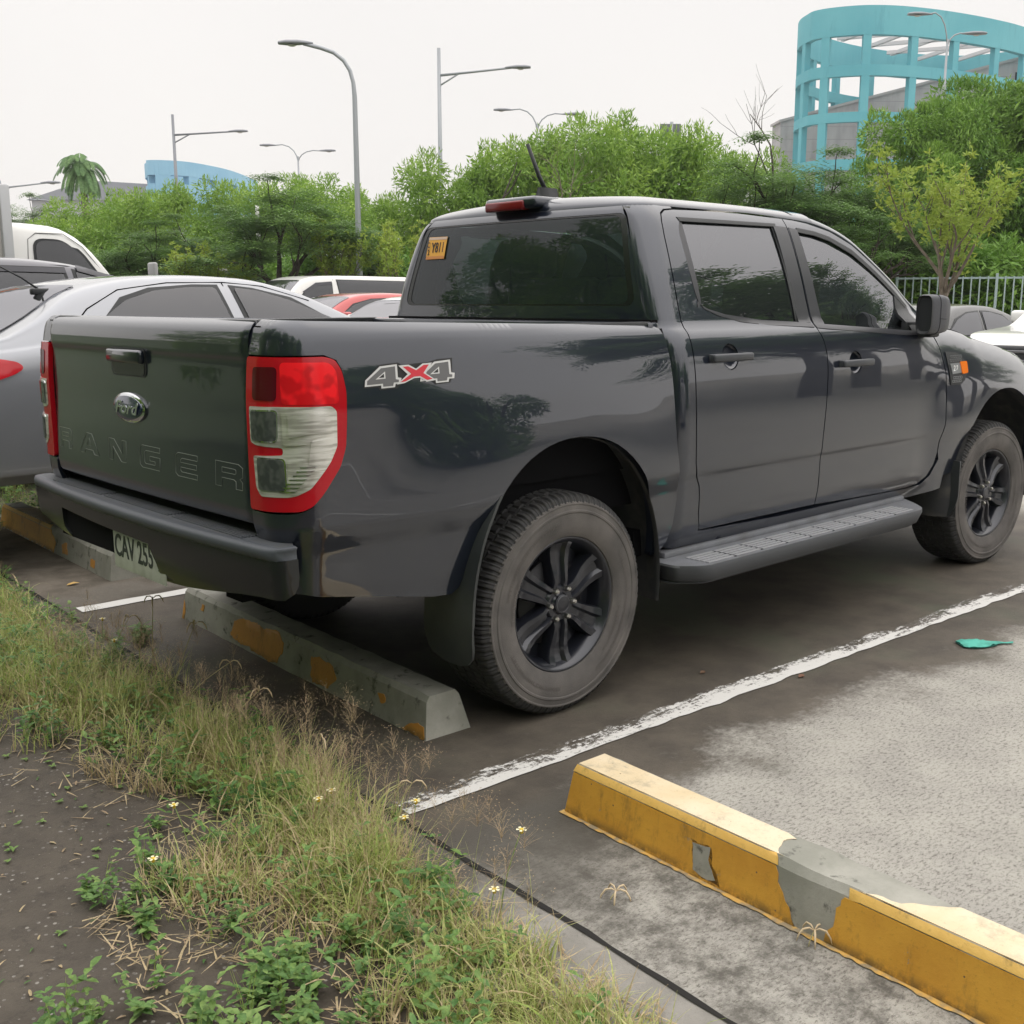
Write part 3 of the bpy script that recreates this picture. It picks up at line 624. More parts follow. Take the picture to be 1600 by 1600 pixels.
# high brake lamp pod and aerial
mb = MB()
pod = [[(.575, .155, 1.748), (.575, -.110, 1.748), (.575, -.110, 1.792), (.575, .145, 1.795)]]
mb.box((.562, -.150, 1.765), (.74, .152, 1.812), .014); pod = mb.build('brake_lamp_pod', PAINT, TRUNK, auto=50)
mb = MB(); mb.box((.553, -.088, 1.759), (.60, .143, 1.798), .008); mb.build('high_brake_lamp', P('brake_lamp_red', (.16, .008, .012), .15), pod, auto=50)
mb = MB(); mb.grid([[(.68+a*.10+.0, .05*b*(1-.5*a)*(1-c*.7)-.055, 1.812+c*.045) for a, b in ((0, -.5), (0, .5), (1, .5), (1, -.5))] for c in (0, .5, 1)], True); mb.build('aerial_base', BLACK, TRUNK, True)
mb = MB(); mb.tube([(.725, -.055, 1.835), (.70, -.035, 1.90), (.66, -.005, 2.03)], [.010, .009, .0075], 8); mb.build('aerial', BLACK, TRUNK, True)

# ---- fender and hood
arch_f = archpts(3.23, .40, .462, .545, 18, 166, 26)
fen = ([(2.542, 1.262), (2.56, 1.22), (2.584, 1.165), (2.612, 1.049), (2.619, .93), (2.617, .816), (2.603, .72), (2.607, .66), (2.63, .60), (2.70, .535), (2.76, .54), (2.775, .56)][::-1]
       + [(2.60, 1.270), (2.73, 1.257), (2.85, 1.245), (2.94, 1.227), (3.05, 1.200), (3.2, 1.176), (3.4, 1.140), (3.57, 1.105), (3.66, 1.065), (3.80, .985), (4.0, .90), (4.05, .80), (4.05, .60), (3.85, .50), (3.70, .50)] + arch_f)
for sg, sf, fl in ((1, cab, False), (-1, mir(cab), True)):
    fn = panel('front_fender', fen, sf, PAINT, TRUNK, .024, thick=.03, flip=fl)
    # vent with side repeater
    vn = panel('fender_vent', rounded([(2.622, 1.150), (2.745, 1.140), (2.80, 1.105), (2.822, 1.088), (2.810, 1.045), (2.775, 1.005), (2.740, .986), (2.648, .988), (2.636, 1.055)], .008, 3), sf, BLACK, fn, .02, off=.004, thick=.006, flip=fl)
    panel('vent_bar', [(2.648, 1.090), (2.815, 1.092), (2.810, 1.045), (2.66, 1.040)], sf, P('vent_silver', (.30, .31, .32), .3, .6), vn, .02, off=.007, thick=.003, flip=fl)
    panel('side_repeater', rounded([(2.745, 1.096), (2.812, 1.096), (2.806, 1.040), (2.748, 1.036)], .01, 3), sf, P('amber_lens', (.85, .20, .02), .15, coat=1), vn, .02, off=.010, thick=.004, flip=fl)
    for zz, xx0, xx1 in ((1.105, 2.662, 2.775), (1.005, 2.668, 2.745)):
        for k in range(5):
            for j in range(2):
                cx = lerp(xx0, xx1, (k+.5*j)/4.6); cz = zz+j*.017
                if cx < xx1: panel('vent_mesh', [(cx+.010*math.cos(R(60*i)), cz+.0075*math.sin(R(60*i))) for i in range(6)], sf, MATS['vent_silver'], vn, .03, [[(cx+.0075*math.cos(R(60*i)), cz+.0052*math.sin(R(60*i))) for i in range(6)]], .002, .0055, fl)
    yv = -cabW(2.70, 1.067)*sg
    text_mesh('vent_text', '2.2', .038, P('vent_ink', (.85, .85, .85), .4), vn, frame((2.692, yv-.0085*sg, 1.067), (sg, 0, 0), (0, 0, 1)), .0006, bold=.0006, sx=1.0)
    hl = panel('headlamp', rounded([(3.80, .965), (3.60, 1.045), (3.64, .93), (3.74, .87), (3.98, .80), (4.02, .86)], .02), sf, CLEARLENS, TRUNK, .03, off=.004, thick=.02, flip=fl)
# hood
rows = []
for x in [2.45+.09*i for i in range(19)]:
    zs = zhood(x)+.004; row = []
    for k in range(25):
        q = lerp(-1, 1, k/24); ye = (.903-_fd(0)-.070*max(0, (x-3.55)/.6)**2)-.006
        row.append((x, q*ye, zs+.045*(1-abs(q)**2.6)+.012*sstep(.95, .75, abs(q))*sstep(.5, .7, abs(q))))
    rows.append(row)
mb = MB(); mb.grid(rows); mb.build('bonnet', PAINT, TRUNK, True)
mb = MB(); mb.box((4.02, -.80, .42), (4.12, .80, .95), .04); mb.build('front_bumper', PAINT, TRUNK, auto=40)
mb = MB(); mb.box((4.05, -.5, .62), (4.14, .5, .93), .02); mb.build('front_grille', BLACK, TRUNK, auto=40)

# ---- mirror, folded against the door
for sg in (1, -1):
    mb = MB(); rows = []
    ex = .5
    for x, k, yo in ((2.275, .96, .0), (2.285, 1.0, .0), (2.33, 1.0, .004), (2.38, .98, .008), (2.425, .92, .006), (2.455, .78, 0), (2.468, .5, -.004)):
        row = []
        for j in range(28):
            th = 2*math.pi*j/28; c, q = math.cos(th), math.sin(th)
            row.append((x+.006*c, -sg*(.945+yo+.040*math.copysign(abs(c)**ex, c)*k), 1.332+.090*math.copysign(abs(q)**ex, q)*k-.012*(1-k)))
        rows.append(row)
    mb.grid(rows, True); mb.add(rows[-1], [tuple(range(28))])
    mr = mb.build('wing_mirror', P('mirror_plastic', (.05, .052, .062), .38, bump=(900, .15)), TRUNK, auto=60)
    mb = MB(); e0 = rows[0]; cen = Vector((2.27, -sg*.945, 1.332))
    r2 = [tuple(Vector((2.268, p[1], p[2]))*1.0) for p in e0]; r3 = [tuple(cen+(Vector(p)-cen)*.88+Vector((.012, 0, 0))) for p in r2]
    mb.grid([e0, r2, r3], True); mb.add(r3, [tuple(range(28))]); mb.build('mirror_rim', BLACK, mr, auto=50)
    mb = MB(); mb.tube([(2.335+.006*math.cos(2*math.pi*j/28)-.0, -sg*(.949+.0408*math.copysign(abs(math.cos(2*math.pi*j/28))**ex, math.cos(2*math.pi*j/28))), 1.332+.0908*math.copysign(abs(math.sin(2*math.pi*j/28))**ex, math.sin(2*math.pi*j/28))) for j in range(29)], .0012, 4, False)
    mb.tube([(2.336, -sg*.9905, 1.312), (2.38, -sg*.992, 1.310), (2.43, -sg*.986, 1.309), (2.455, -sg*.97, 1.308)], .0014, 4, False); mb.build('mirror_seam', DARK, mr)
    mb = MB(); mb.box((2.36, -sg*.80, 1.225), (2.45, -sg*.94, 1.262), .012); mb.box((2.30, -sg*.815, 1.215), (2.49, -sg*.855, 1.30), .01); mb.build('mirror_arm', BLACK, mr, auto=50)

# ---- side steps
for sg in (1, -1):
    top = rounded([(.50, -.84), (.50, -.955), (.585, -1.035), (2.22, -1.035), (2.31, -.95), (2.40, -.84)], [0, .02, .05, .05, .05, 0])
    mb = MB(); mb.prism([(x, y*sg) for x, y in top], .437, .446); low = [(lerp(x, 1.4, .012), min(-.85, y)+.0) for x, y in top]
    stp = mb.build('side_step', GREYPL, TRUNK)
    mb = MB(); mb.box((.56, -.78*sg, .44), (2.36, -.862*sg, .468), .008); mb.build('step_inner_edge', GREYPL, stp, auto=40)
    mb = MB(); n = len(top)
    mb.grid([[(x, y*sg, .444) for x, y in top], [(x+(.004 if x < 1.4 else -.004), (y-.004)*sg, .43) for x, y in top], [(x+(.02 if x < 1.4 else -.03), (y+.006)*sg, .385) for x, y in top], [(x+(.04 if x < 1.4 else -.06), min(-.85, y+.03)*sg, .372) for x, y in top]], True)
    mb.prism([(lerp(x, 1.4, .03), min(-.85, y+.03)*sg) for x, y in top], .368, .373)
    mb.build('step_skirt', P('step_skirt_plastic', (.06, .064, .072), .5, bump=(700, .2)), stp, True)
    mb = MB()
    for k in range(5):
        yk = -.905-k*.024; x0 = .70-.02*k+.0; 
        for j in range(9):
            xa = lerp(.62+.0*k, 2.16, j/9)+.006; xb = lerp(.62, 2.16, (j+1)/9)-.006; mb.box((xa, yk*sg, .446), (xb, (yk-.016)*sg, .4495), .001)
    mb.build('tread_rib', P('step_rib', (.30, .305, .32), .42), stp)
    for j in range(8):
        mb = MB(); xj = lerp(.62, 2.16, (j+1)/9)
        mb.box((xj-.012, -.90*sg, .4462), (xj+.004, -1.02*sg, .4468)); mb.build('tread_slot', DARK, stp)
    mb = MB()
    for x in (.8, 1.4, 2.0): mb.box((x-.03, -.60*sg, .36), (x+.03, -.98*sg, .385))
    mb.build('step_bracket', DARK, stp)

# ---- wheels
TYRE_T = P('tyre_tread', (.03, .03, .031), .8, noise_=(60, (.035, .033, .030), .45, .7))
TYRE_S = P('tyre_sidewall', (.150, .138, .130), .85, spec=.2, noise_=(7, (.085, .080, .077), .36, .66), bump=(260, .25))
RIM = P('rim_black', (.016, .018, .026), .28, .35, coat=.6)
def make_wheel():
    wh = bpy.data.objects.new('wheel', None); C.objects.link(wh); wh.parent = TRUNK
    Rr = .385; N = 468; mb = MB(); prof = []
    for k, (a, r) in enumerate([(-.105, .232), (-.120, .238), (-.130, .255), (-.1345, .285), (-.1355, .305), (-.1350, .318), (-.1375, .321), (-.1375, .327), (-.1345, .330), (-.1325, .345), (-.1345, .349), (-.1335, .353), (-.128, .358), (-.122, .369), (-.116, .3765), (-.108, .3805), (-.098, .383),
                   (-.076, .3845), (-.070, .3845), (-.068, .376), (-.062, .376), (-.060, .385), (-.045, .385), (-.026, .3855), (-.024, .377), (-.016, .377), (-.014, .3855), (.014, .3855), (.016, .377), (.024, .377), (.026, .3855), (.045, .385), (.060, .385), (.062, .376), (.068, .376), (.070, .3845), (.098, .383), (.116, .3765), (.128, .36), (.135, .31), (.125, .25), (.105, .232)]):
        prof.append((a, r))
    rows = []
    for a, r in prof:
        row = []
        for k in range(N):
            t = 2*math.pi*k/N; rr = r; aa = a; ph = k % 6
            if .352 < r and abs(a) < .131:
                if abs(a) > .07:
                    if ph in (0, 1): rr -= .0065 if abs(a) > .10 else .007
                    if ph in (3,) and abs(a) > .09: rr -= .003
                elif r > .38:
                    aa += .004*math.copysign(1, math.sin(t*N/12)) if abs(a) > .02 else 0
                    if (k+int(abs(a)*300)) % 6 == 0: rr -= .006
            row.append((rr*math.cos(t), aa, rr*math.sin(t)))
        rows.append(row)
    m = len(rows[0]); ti = 12; mb.cur = 1; mb.grid(rows[:ti+1], True); mb.cur = 0; mb.grid(rows[ti:], True)
    ty = mb.build('tyre', [TYRE_T, TYRE_S], wh, auto=32)
    rk = random.Random(4)
    for t0, t1, rr_ in ((100, 168, .283), (-62, 32, .283), (205, 262, .283), (-48, -8, .252), (150, 185, .252)):
        a = t0; mk = MB()
        while a < t1:
            wdt = rk.choice((1.3, 2.0, 2.6)); hh = .012
            for (u0, u1, v0, v1) in rk.choice((((0, .3, 0, 1), (.3, 1, .8, 1)), ((0, .3, 0, 1), (.7, 1, 0, 1), (.3, .7, .4, .6)), ((0, 1, .8, 1), (.35, .65, 0, .8)), ((0, .3, 0, 1), (.3, 1, 0, .2), (.3, 1, .8, 1)))):
                P4 = []
                for u, v in ((u0, v0), (u1, v0), (u1, v1), (u0, v1)):
                    th = R(a+u*wdt); r_ = rr_+v*hh; P4.append((r_*math.cos(th), -.1368, r_*math.sin(th)))
                mk.add(P4, [(0, 1, 2, 3)])
            a += wdt+.9
        mk.build('sidewall_mark', P('tyre_mark', (.10, .09, .083), .8), ty)
    mb = MB()
    mb.lathe([(.105, .225), (.10, .20), (.06, .195), (-.06, .20), (-.098, .214), (-.112, .226), (-.117, .232), (-.113, .237), (-.100, .238)], 96)
    mb.lathe([(-.03, .200), (-.028, .05), (-.03, .001)], 48)
    rim = mb.build('rim', RIM, wh, True)
    mb = MB()                                # brake disc dark
    mb.lathe([(-.045, .001), (-.045, .15), (-.035, .152), (-.035, .10)], 48); mb.build('brake_disc', P('brake_disc', (.03, .03, .032), .5, .6), rim, True)
    mb = MB()
    for k in range(6):
        t0 = R(90+60*k); c, s = math.cos(t0), math.sin(t0)
        def pt(r, wv, a): return (r*c-wv*s, a, r*s+wv*c)
        # two ridges and a valley between them, flaring to the rim
        st_ = [(.050, .034, -.090), (.080, .033, -.098), (.110, .037, -.093), (.150, .044, -.086), (.185, .050, -.088), (.222, .056, -.102)]
        rows = []
        for r, wv, a in st_:
            rows.append([pt(r, -wv, a+.055), pt(r, -wv-.002, a+.012), pt(r, -wv+.003, a), pt(r, -wv*.50, a-.002), pt(r, -wv*.30, a+.012), pt(r, wv*.30, a+.012), pt(r, wv*.50, a-.002), pt(r, wv-.003, a), pt(r, wv+.002, a+.012), pt(r, wv, a+.055)])
        mb.grid(rows)
    mb.lathe([(-.03, .066), (-.080, .066), (-.092, .058), (-.092, .040), (-.098, .036)], 48)
    mb.build('spoke', RIM, rim, auto=28)
    mb = MB(); mb.lathe([(-.090, .036), (-.103, .034), (-.106, .028), (-.104, .001)], 32); cp = mb.build('hub_cap', RIM, rim, auto=40)
    mb = MB(); mb.lathe([(-.1055, .029), (-.1075, .028), (-.1055, .027)], 32); mb.build('cap_ring', P('cap_ring', (.12, .12, .13), .3, .5), cp, True)
    for k in range(6):
        t = R(60+60*k); mb = MB(); mb.lathe([(-.085, .011), (-.106, .0095), (-.112, .006), (-.113, .0005)], 6, 'y', (.056*math.cos(t), 0, .056*math.sin(t)))
        mb.build('wheel_nut', P('nut_steel', (.5, .48, .45), .3, 1), rim)
    return wh
w0 = make_wheel(); w0.location = (0, -.775, .382)
def dupw(x, y, rz, steer=0):
    c = dup(w0, (x, y, .382), rz, parent=TRUNK); return c
w1 = dupw(3.22, -.775, R(-6)); w1.rotation_euler = (0, R(-17), R(-4)); w2 = dupw(0, .775, math.pi); w3 = dupw(3.22, .775, math.pi)
# ---- wheel housings, mud flaps, running gear
for cx, cz, a, b in ((.01, .40, .462, .560), (3.23, .40, .462, .545)):
    for sg in (1, -1):
        A = archpts(cx, cz, a, b, -8, 168 if cx < 1 else 188, 30)
        mb = MB(); rows = [[(x, -sg*y, z) for x, z in [(cx+(q[0]-cx)*k, cz+(q[1]-cz)*k) for q in A]] for y, k in ((.925 if cx > 1 else .915, .992), (.90, .985), (.88, 1.02), (.80, 1.06), (.52, 1.05), (.50, .9))]
        mb.grid(rows); mb.add([(q[0], -sg*.50, q[1]) for q in A], [tuple(range(len(A)))])
        mb.build('wheel_housing', LINER, TRUNK, True)
flapm = P('mud_flap_rubber', (.028, .032, .034), .38, noise_=(6, (.045, .05, .05), .4, .7), bump=(60, .1))
def flapx(z):
    if z <= .40: return -.458-.01*math.sin((z-.27)*8)
    return .01-.462*max(0, 1-((z-.40)/.56)**2.15)**(1/2.15)-.010
for sg in (1, -1):
    fp = [(-.90, .880), (-.928, .875), (-.944, .75), (-.946, .60), (-.944, .33), (-.938, .300), (-.915, .277), (-.88, .266), (-.80, .266), (-.74, .285), (-.72, .305), (-.705, .36), (-.705, .62), (-.80, .66), (-.86, .75)]
    panel('mud_flap', [(y*sg, z) for y, z in fp], lambda y, z: (flapx(z), y, z), flapm, TRUNK, .03, thick=.010, flip=True)
    fq = rounded([(-.93, .60), (-.935, .40), (-.90, .315), (-.78, .30), (-.72, .33), (-.72, .62)], [.0, .05, .03, .05, .03, 0])
    panel('mud_flap', [(y*sg, z) for y, z in fq], lambda y, z: (2.775-.03*(.6-z), y, z), flapm, TRUNK, .03, thick=.008, flip=True)
mb = MB()
mb.box((-1.0, -.50, .50), (.5, -.40, .64)); mb.box((-1.0, .40, .50), (.5, .50, .64)); mb.box((.5, -.50, .42), (3.9, .50, .60)); mb.box((-.95, -.78, .66), (.5, .78, .80))
mb.box((.45, -.80, .46), (2.6, .80, .56)); mb.tube([(0, -.75, .38), (0, .75, .38)], .05, 12); mb.tube([(0, -.15, .38), (0, 0, .38), (0, .15, .38)], [.08, .15, .08], 14)
mb.tube([(-.55, -.55, .60), (-.2, -.55, .44), (0, -.55, .42), (.3, -.55, .46), (.6, -.55, .58)], .03, 6); mb.tube([(-.55, .55, .60), (0, .55, .42), (.6, .55, .58)], .03, 6)
mb.tube([(3.22, -.75, .38), (3.22, .75, .38)], .04, 10)
mb.lathe([(.50, .001), (.50, .35), (.68, .36), (.68, .001)], 32, 'z', (-.62, 0, 0))
mb.build('chassis', DARK, TRUNK)
# ---- seats seen through the glass
SEAT = P('seat_cloth', (.10, .10, .10), .9)
mb = MB(); 
for y in (-.62, -.04): mb.box((1.0, y, 1.02), (1.14, y+.56, 1.50), .05)
for y in (-.52, .25): mb.box((1.01, y, 1.49), (1.12, y+.26, 1.66), .05)
mb.box((1.0, -.62, .95), (1.5, .62, 1.08), .04); mb.build('rear_seat', SEAT, TRUNK, auto=50)
for y in (-.60, .10):
    mb = MB(); mb.box((1.85, y, .98), (1.98, y+.50, 1.52), .05); mb.box((1.88, y+.14, 1.52), (1.97, y+.38, 1.69), .04); mb.box((1.85, y, .9), (2.35, y+.5, 1.04), .04); mb.build('front_seat', SEAT, TRUNK, auto=50)
mb = MB(); mb.box((2.45, -.68, .95), (2.70, .68, 1.26), .05); mb.build('dashboard', DARK, TRUNK, auto=50)
mb = MB(); mb.lathe([(-.012, .185), (0, .2), (.012, .185), (0, .17), (-.012, .185)], 28, 'x', (2.38, .35, 1.2)); mb.build('steering_wheel', BLACK, TRUNK, True)
mb = MB(); mb.box((.62, -.60, 1.735), (1.75, .60, 1.745)); mb.box((.57, -.78, .95), (2.6, .78, .97)); mb.build('headliner', P('headliner', (.25, .25, .24), .9), TRUNK)
# ------------------------------------------------------------------ ground
PHI = -.04; LC, LS = math.cos(PHI), math.sin(PHI)
def lot(xl, yl, z=0): return Vector((xl*LC-yl*LS, xl*LS+yl*LC, z))          # the bays run slightly askew to the truck
class NT:                                    # tiny node builder
    def __init__(s, name):
        s.m = bpy.data.materials.new(name); s.m.use_nodes = True; s.t = s.m.node_tree; s.b = s.t.nodes['Principled BSDF']; s.out = s.t.nodes['Material Output']
        s.tc = s.t.nodes.new('ShaderNodeTexCoord')
        MATS[name] = s.m
    def put(s, sock, v):
        if isinstance(v, bpy.types.NodeSocket): s.t.links.new(v, sock)
        elif isinstance(v, tuple) and len(v) == 3 and sock.type == 'RGBA': sock.default_value = (*v, 1)
        else: sock.default_value = v
    def math(s, op, a, b=0, c=0, clamp=False):
        n = s.t.nodes.new('ShaderNodeMath'); n.operation = op; n.use_clamp = clamp
        for k, v in enumerate((a, b, c)): s.put(n.inputs[k], v)
        return n.outputs[0]
    def mapr(s, v, a, b, c=0, d=1):
        n = s.t.nodes.new('ShaderNodeMapRange'); n.interpolation_type = 'SMOOTHSTEP'
        for k, x in enumerate((v, a, b, c, d)): s.put(n.inputs[k], x)
        return n.outputs[0]
    def noise(s, vec, scale, detail=4, rough=.5):
        n = s.t.nodes.new('ShaderNodeTexNoise'); s.put(n.inputs['Vector'], vec); n.inputs['Scale'].default_value = scale
        n.inputs['Detail'].default_value = detail; n.inputs['Roughness'].default_value = rough; return n.outputs[0]
    def voro(s, vec, scale, feat='F1', out='Distance'):
        n = s.t.nodes.new('ShaderNodeTexVoronoi'); n.feature = feat; s.put(n.inputs['Vector'], vec); n.inputs['Scale'].default_value = scale; return n.outputs[out]
    def mapping(s, vec, rot=(0, 0, 0), sc_=(1, 1, 1), loc=(0, 0, 0)):
        n = s.t.nodes.new('ShaderNodeMapping'); s.put(n.inputs['Vector'], vec); n.inputs['Rotation'].default_value = rot; n.inputs['Scale'].default_value = sc_; n.inputs['Location'].default_value = loc; return n.outputs[0]
    def mix(s, f, a, b, mode='MIX'):
        n = s.t.nodes.new('ShaderNodeMix'); n.data_type = 'RGBA'; n.blend_type = mode
        s.put(n.inputs['Factor'], f); s.put(n.inputs['A'] if False else n.inputs[6], a); s.put(n.inputs[7], b); return n.outputs[2]
    def sep(s, v):
        n = s.t.nodes.new('ShaderNodeSeparateXYZ'); s.put(n.inputs[0], v); return n.outputs
    def bump(s, h, st, dist, normal=None):
        n = s.t.nodes.new('ShaderNodeBump'); s.put(n.inputs['Height'], h); n.inputs['Strength'].default_value = st; n.inputs['Distance'].default_value = dist
        if normal is not None: s.put(n.inputs['Normal'], normal)
        return n.outputs[0]
g = NT('parking_concrete')
V = g.mapping(g.tc.outputs['Object'], rot=(0, 0, -PHI)); X, Y, Z = g.sep(V)
n_big = g.noise(V, 1.1, 5, .6); n_mid = g.noise(V, 4.5, 6, .65); n_fine = g.noise(V, 38, 4, .7)
Vs = g.mapping(V, sc_=(1, 2.2, 1)); fleck = g.noise(Vs, 52, 8, .82); agg = g.voro(V, 130); fleck2 = g.noise(V, 120, 3, .7)
c0 = g.mix(g.mapr(n_mid, .35, .65), (.40, .385, .345), (.345, .33, .30))
c0 = g.mix(g.math('MULTIPLY', g.mapr(fleck, .50, .60), g.mapr(n_mid, .25, .6, .55, 1)), c0, (.125, .115, .098))
c0 = g.mix(g.mapr(agg, .22, .10, 0, .55), c0, (.42, .405, .37))
c0 = g.mix(g.math('MULTIPLY', g.mapr(g.noise(V, .8, 6, .7), .50, .72), .22), c0, (.17, .16, .14))
c0 = g.mix(g.math('MULTIPLY', g.mapr(fleck2, .55, .7), .6), c0, (.16, .15, .13))
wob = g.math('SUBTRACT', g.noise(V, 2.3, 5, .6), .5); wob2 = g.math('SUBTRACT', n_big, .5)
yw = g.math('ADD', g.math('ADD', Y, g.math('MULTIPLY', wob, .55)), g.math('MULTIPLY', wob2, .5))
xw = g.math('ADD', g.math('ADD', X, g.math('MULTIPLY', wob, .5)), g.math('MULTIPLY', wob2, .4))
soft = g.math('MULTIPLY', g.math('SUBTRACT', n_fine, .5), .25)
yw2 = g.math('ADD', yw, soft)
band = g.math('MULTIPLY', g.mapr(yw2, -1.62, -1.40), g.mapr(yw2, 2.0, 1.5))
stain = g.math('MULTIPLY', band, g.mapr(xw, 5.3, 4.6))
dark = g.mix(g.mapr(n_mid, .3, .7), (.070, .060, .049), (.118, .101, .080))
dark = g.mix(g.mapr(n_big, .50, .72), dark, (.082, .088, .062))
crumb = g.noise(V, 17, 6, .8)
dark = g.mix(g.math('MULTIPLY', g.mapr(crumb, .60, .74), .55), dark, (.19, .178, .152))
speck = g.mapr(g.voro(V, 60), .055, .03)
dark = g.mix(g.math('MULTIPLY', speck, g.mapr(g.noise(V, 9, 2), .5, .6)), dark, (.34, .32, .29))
# browner, paler ground in the next bay to the left
tan = g.mix(g.mapr(n_mid, .35, .65), (.19, .165, .135), (.105, .09, .072))
c = g.mix(g.math('MULTIPLY', g.mapr(yw, 1.45, 1.9), g.mapr(xw, 6.5, 4.5)), c0, tan)
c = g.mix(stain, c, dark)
# mottled algae between the joint and the yellow stop
mott = g.math('MULTIPLY', g.math('MULTIPLY', g.mapr(X, -.95, -.80), g.mapr(xw, -.20, -.52)), g.mapr(Y, -1.3, -1.4))
c = g.mix(g.math('MULTIPLY', mott, g.mapr(g.noise(V, 10, 7, .8), .38, .66)), c, (.105, .098, .085))
fade = g.mapr(yw2, -2.1, -1.55)
c = g.mix(g.math('MULTIPLY', g.math('MULTIPLY', mott, fade), .9), c, (.085, .078, .066))
# worn slab outside the joint, then the old exposed pavement
slab = g.mix(g.mapr(n_mid, .35, .7), (.30, .285, .26), (.21, .20, .18)); slab = g.mix(g.mapr(crumb, .56, .70), slab, (.13, .125, .11))
slab = g.mix(g.math('MULTIPLY', g.mapr(yw2, -1.85, -1.55), .93), slab, (.09, .082, .07))
c = g.mix(g.mapr(X, -.856, -.862), c, slab)
peb = g.mapr(g.voro(V, 46), .24, .16); pcol = g.mix(g.mapr(g.noise(V, 80, 2), .4, .6), (.30, .28, .25), (.15, .14, .125))
old = g.mix(g.mapr(n_mid, .3, .7), (.060, .050, .040), (.100, .084, .066))
old = g.mix(g.mapr(crumb, .50, .66), old, (.055, .046, .037))
old = g.mix(g.math('MULTIPLY', peb, g.mapr(g.noise(V, 11, 3), .42, .56)), old, pcol)
c = g.mix(g.mapr(g.math('ADD', xw, g.math('MULTIPLY', Y, .06)), -1.22, -1.33), c, old)
c = g.mix(g.mapr(xw, -2.7, -3.1), c, (.05, .075, .03))
g.put(g.b.inputs['Base Color'], c)
rgh = g.mapr(stain, 0, 1, .92, .62); g.put(g.b.inputs['Roughness'], rgh); g.b.inputs['Specular IOR Level'].default_value = .35
hgt = g.math('ADD', g.math('ADD', fleck, g.math('MULTIPLY', fleck2, .6)), g.math('MULTIPLY', crumb, .6))
g.put(g.b.inputs['Normal'], g.bump(hgt, .6, .006))
mb = MB(); mb.add([(-60, -80, 0), (420, -80, 0), (420, 420, 0), (-60, 420, 0)], [(0, 1, 2, 3)]); o = mb.build('ground', g.m); tag(o, kind='structure')

# expansion joint
jm = P('joint_dark', (.012, .011, .010), .95)
rr = random.Random(3)
mb = MB(); L_, R_ = [], []
for i in range(160):
    yl = -4+i*.08; wv = .006+.012*max(0, noise.noise(Vector((yl*3, 0, 0))))+.006*rr.random(); cx = -.861+.008*noise.noise(Vector((yl*5, 3, 0)))
    L_.append(lot(cx-wv, yl, .003)); R_.append(lot(cx+wv*.6, yl, .003))
mb.grid([L_, R_]); o = mb.build('joint', jm); tag(o, kind='structure')

def worn_paint(name, lo, hi, streak=(1, 6, 1), yl=None):
    m = NT(name); v = m.mapping(m.tc.outputs['Object'], rot=(0, 0, -PHI), sc_=streak)
    a = m.math('ADD', m.math('MULTIPLY', m.noise(v, 6, 8, .8), .6), m.math('MULTIPLY', m.noise(m.tc.outputs['Object'], 55, 4, .8), .4))
    if yl is not None:                       # worn most along one edge
        yy = m.sep(m.mapping(m.tc.outputs['Object'], rot=(0, 0, -PHI)))[1]; a = m.math('ADD', a, m.math('MULTIPLY', m.math('SUBTRACT', yl, yy), 1.6)); a = m.math('ADD', a, m.math('MULTIPLY', m.math('SUBTRACT', m.noise(m.tc.outputs['Object'], 2.2, 3), .5), .25))
    f = m.mapr(a, lo, hi); m.b.inputs['Base Color'].default_value = (.62, .61, .585, 1); m.b.inputs['Roughness'].default_value = .75
    tr = m.t.nodes.new('ShaderNodeBsdfTransparent'); mx = m.t.nodes.new('ShaderNodeMixShader')
    m.put(mx.inputs[0], f); m.t.links.new(tr.outputs[0], mx.inputs[1]); m.t.links.new(m.b.outputs[0], mx.inputs[2]); m.t.links.new(mx.outputs[0], m.out.inputs[0]); return m.m
def line_strip(name, yl, x0, x1, hw, mat, jag=.004):
    mb = MB(); n = int((x1-x0)/.04); A = []; B = []
    for i in range(n+1):
        x = lerp(x0, x1, i/n); A.append(lot(x, yl-hw+jag*noise.noise(Vector((x*9, yl, 0)))*2, .004)); B.append(lot(x, yl+hw+jag*noise.noise(Vector((x*9, yl, 5)))*2, .004))
    mb.grid([A, B]); o = mb.build(name, mat); tag(o, kind='structure'); return o
WORN = worn_paint('worn_line_paint', .44, .52, (1, 5, 1), -1.142); FRESH = worn_paint('line_paint', .30, .33)
line_strip('bay_line', -1.142, -.83, 4.7, .052, WORN, .008)
line_strip('bay_line', 1.49, -.80, 4.7, .046, FRESH, .003)
for yl in (4.12, 6.9, 9.6, -3.80, -6.4): line_strip('bay_line', yl, -.80, 4.7, .05, FRESH)

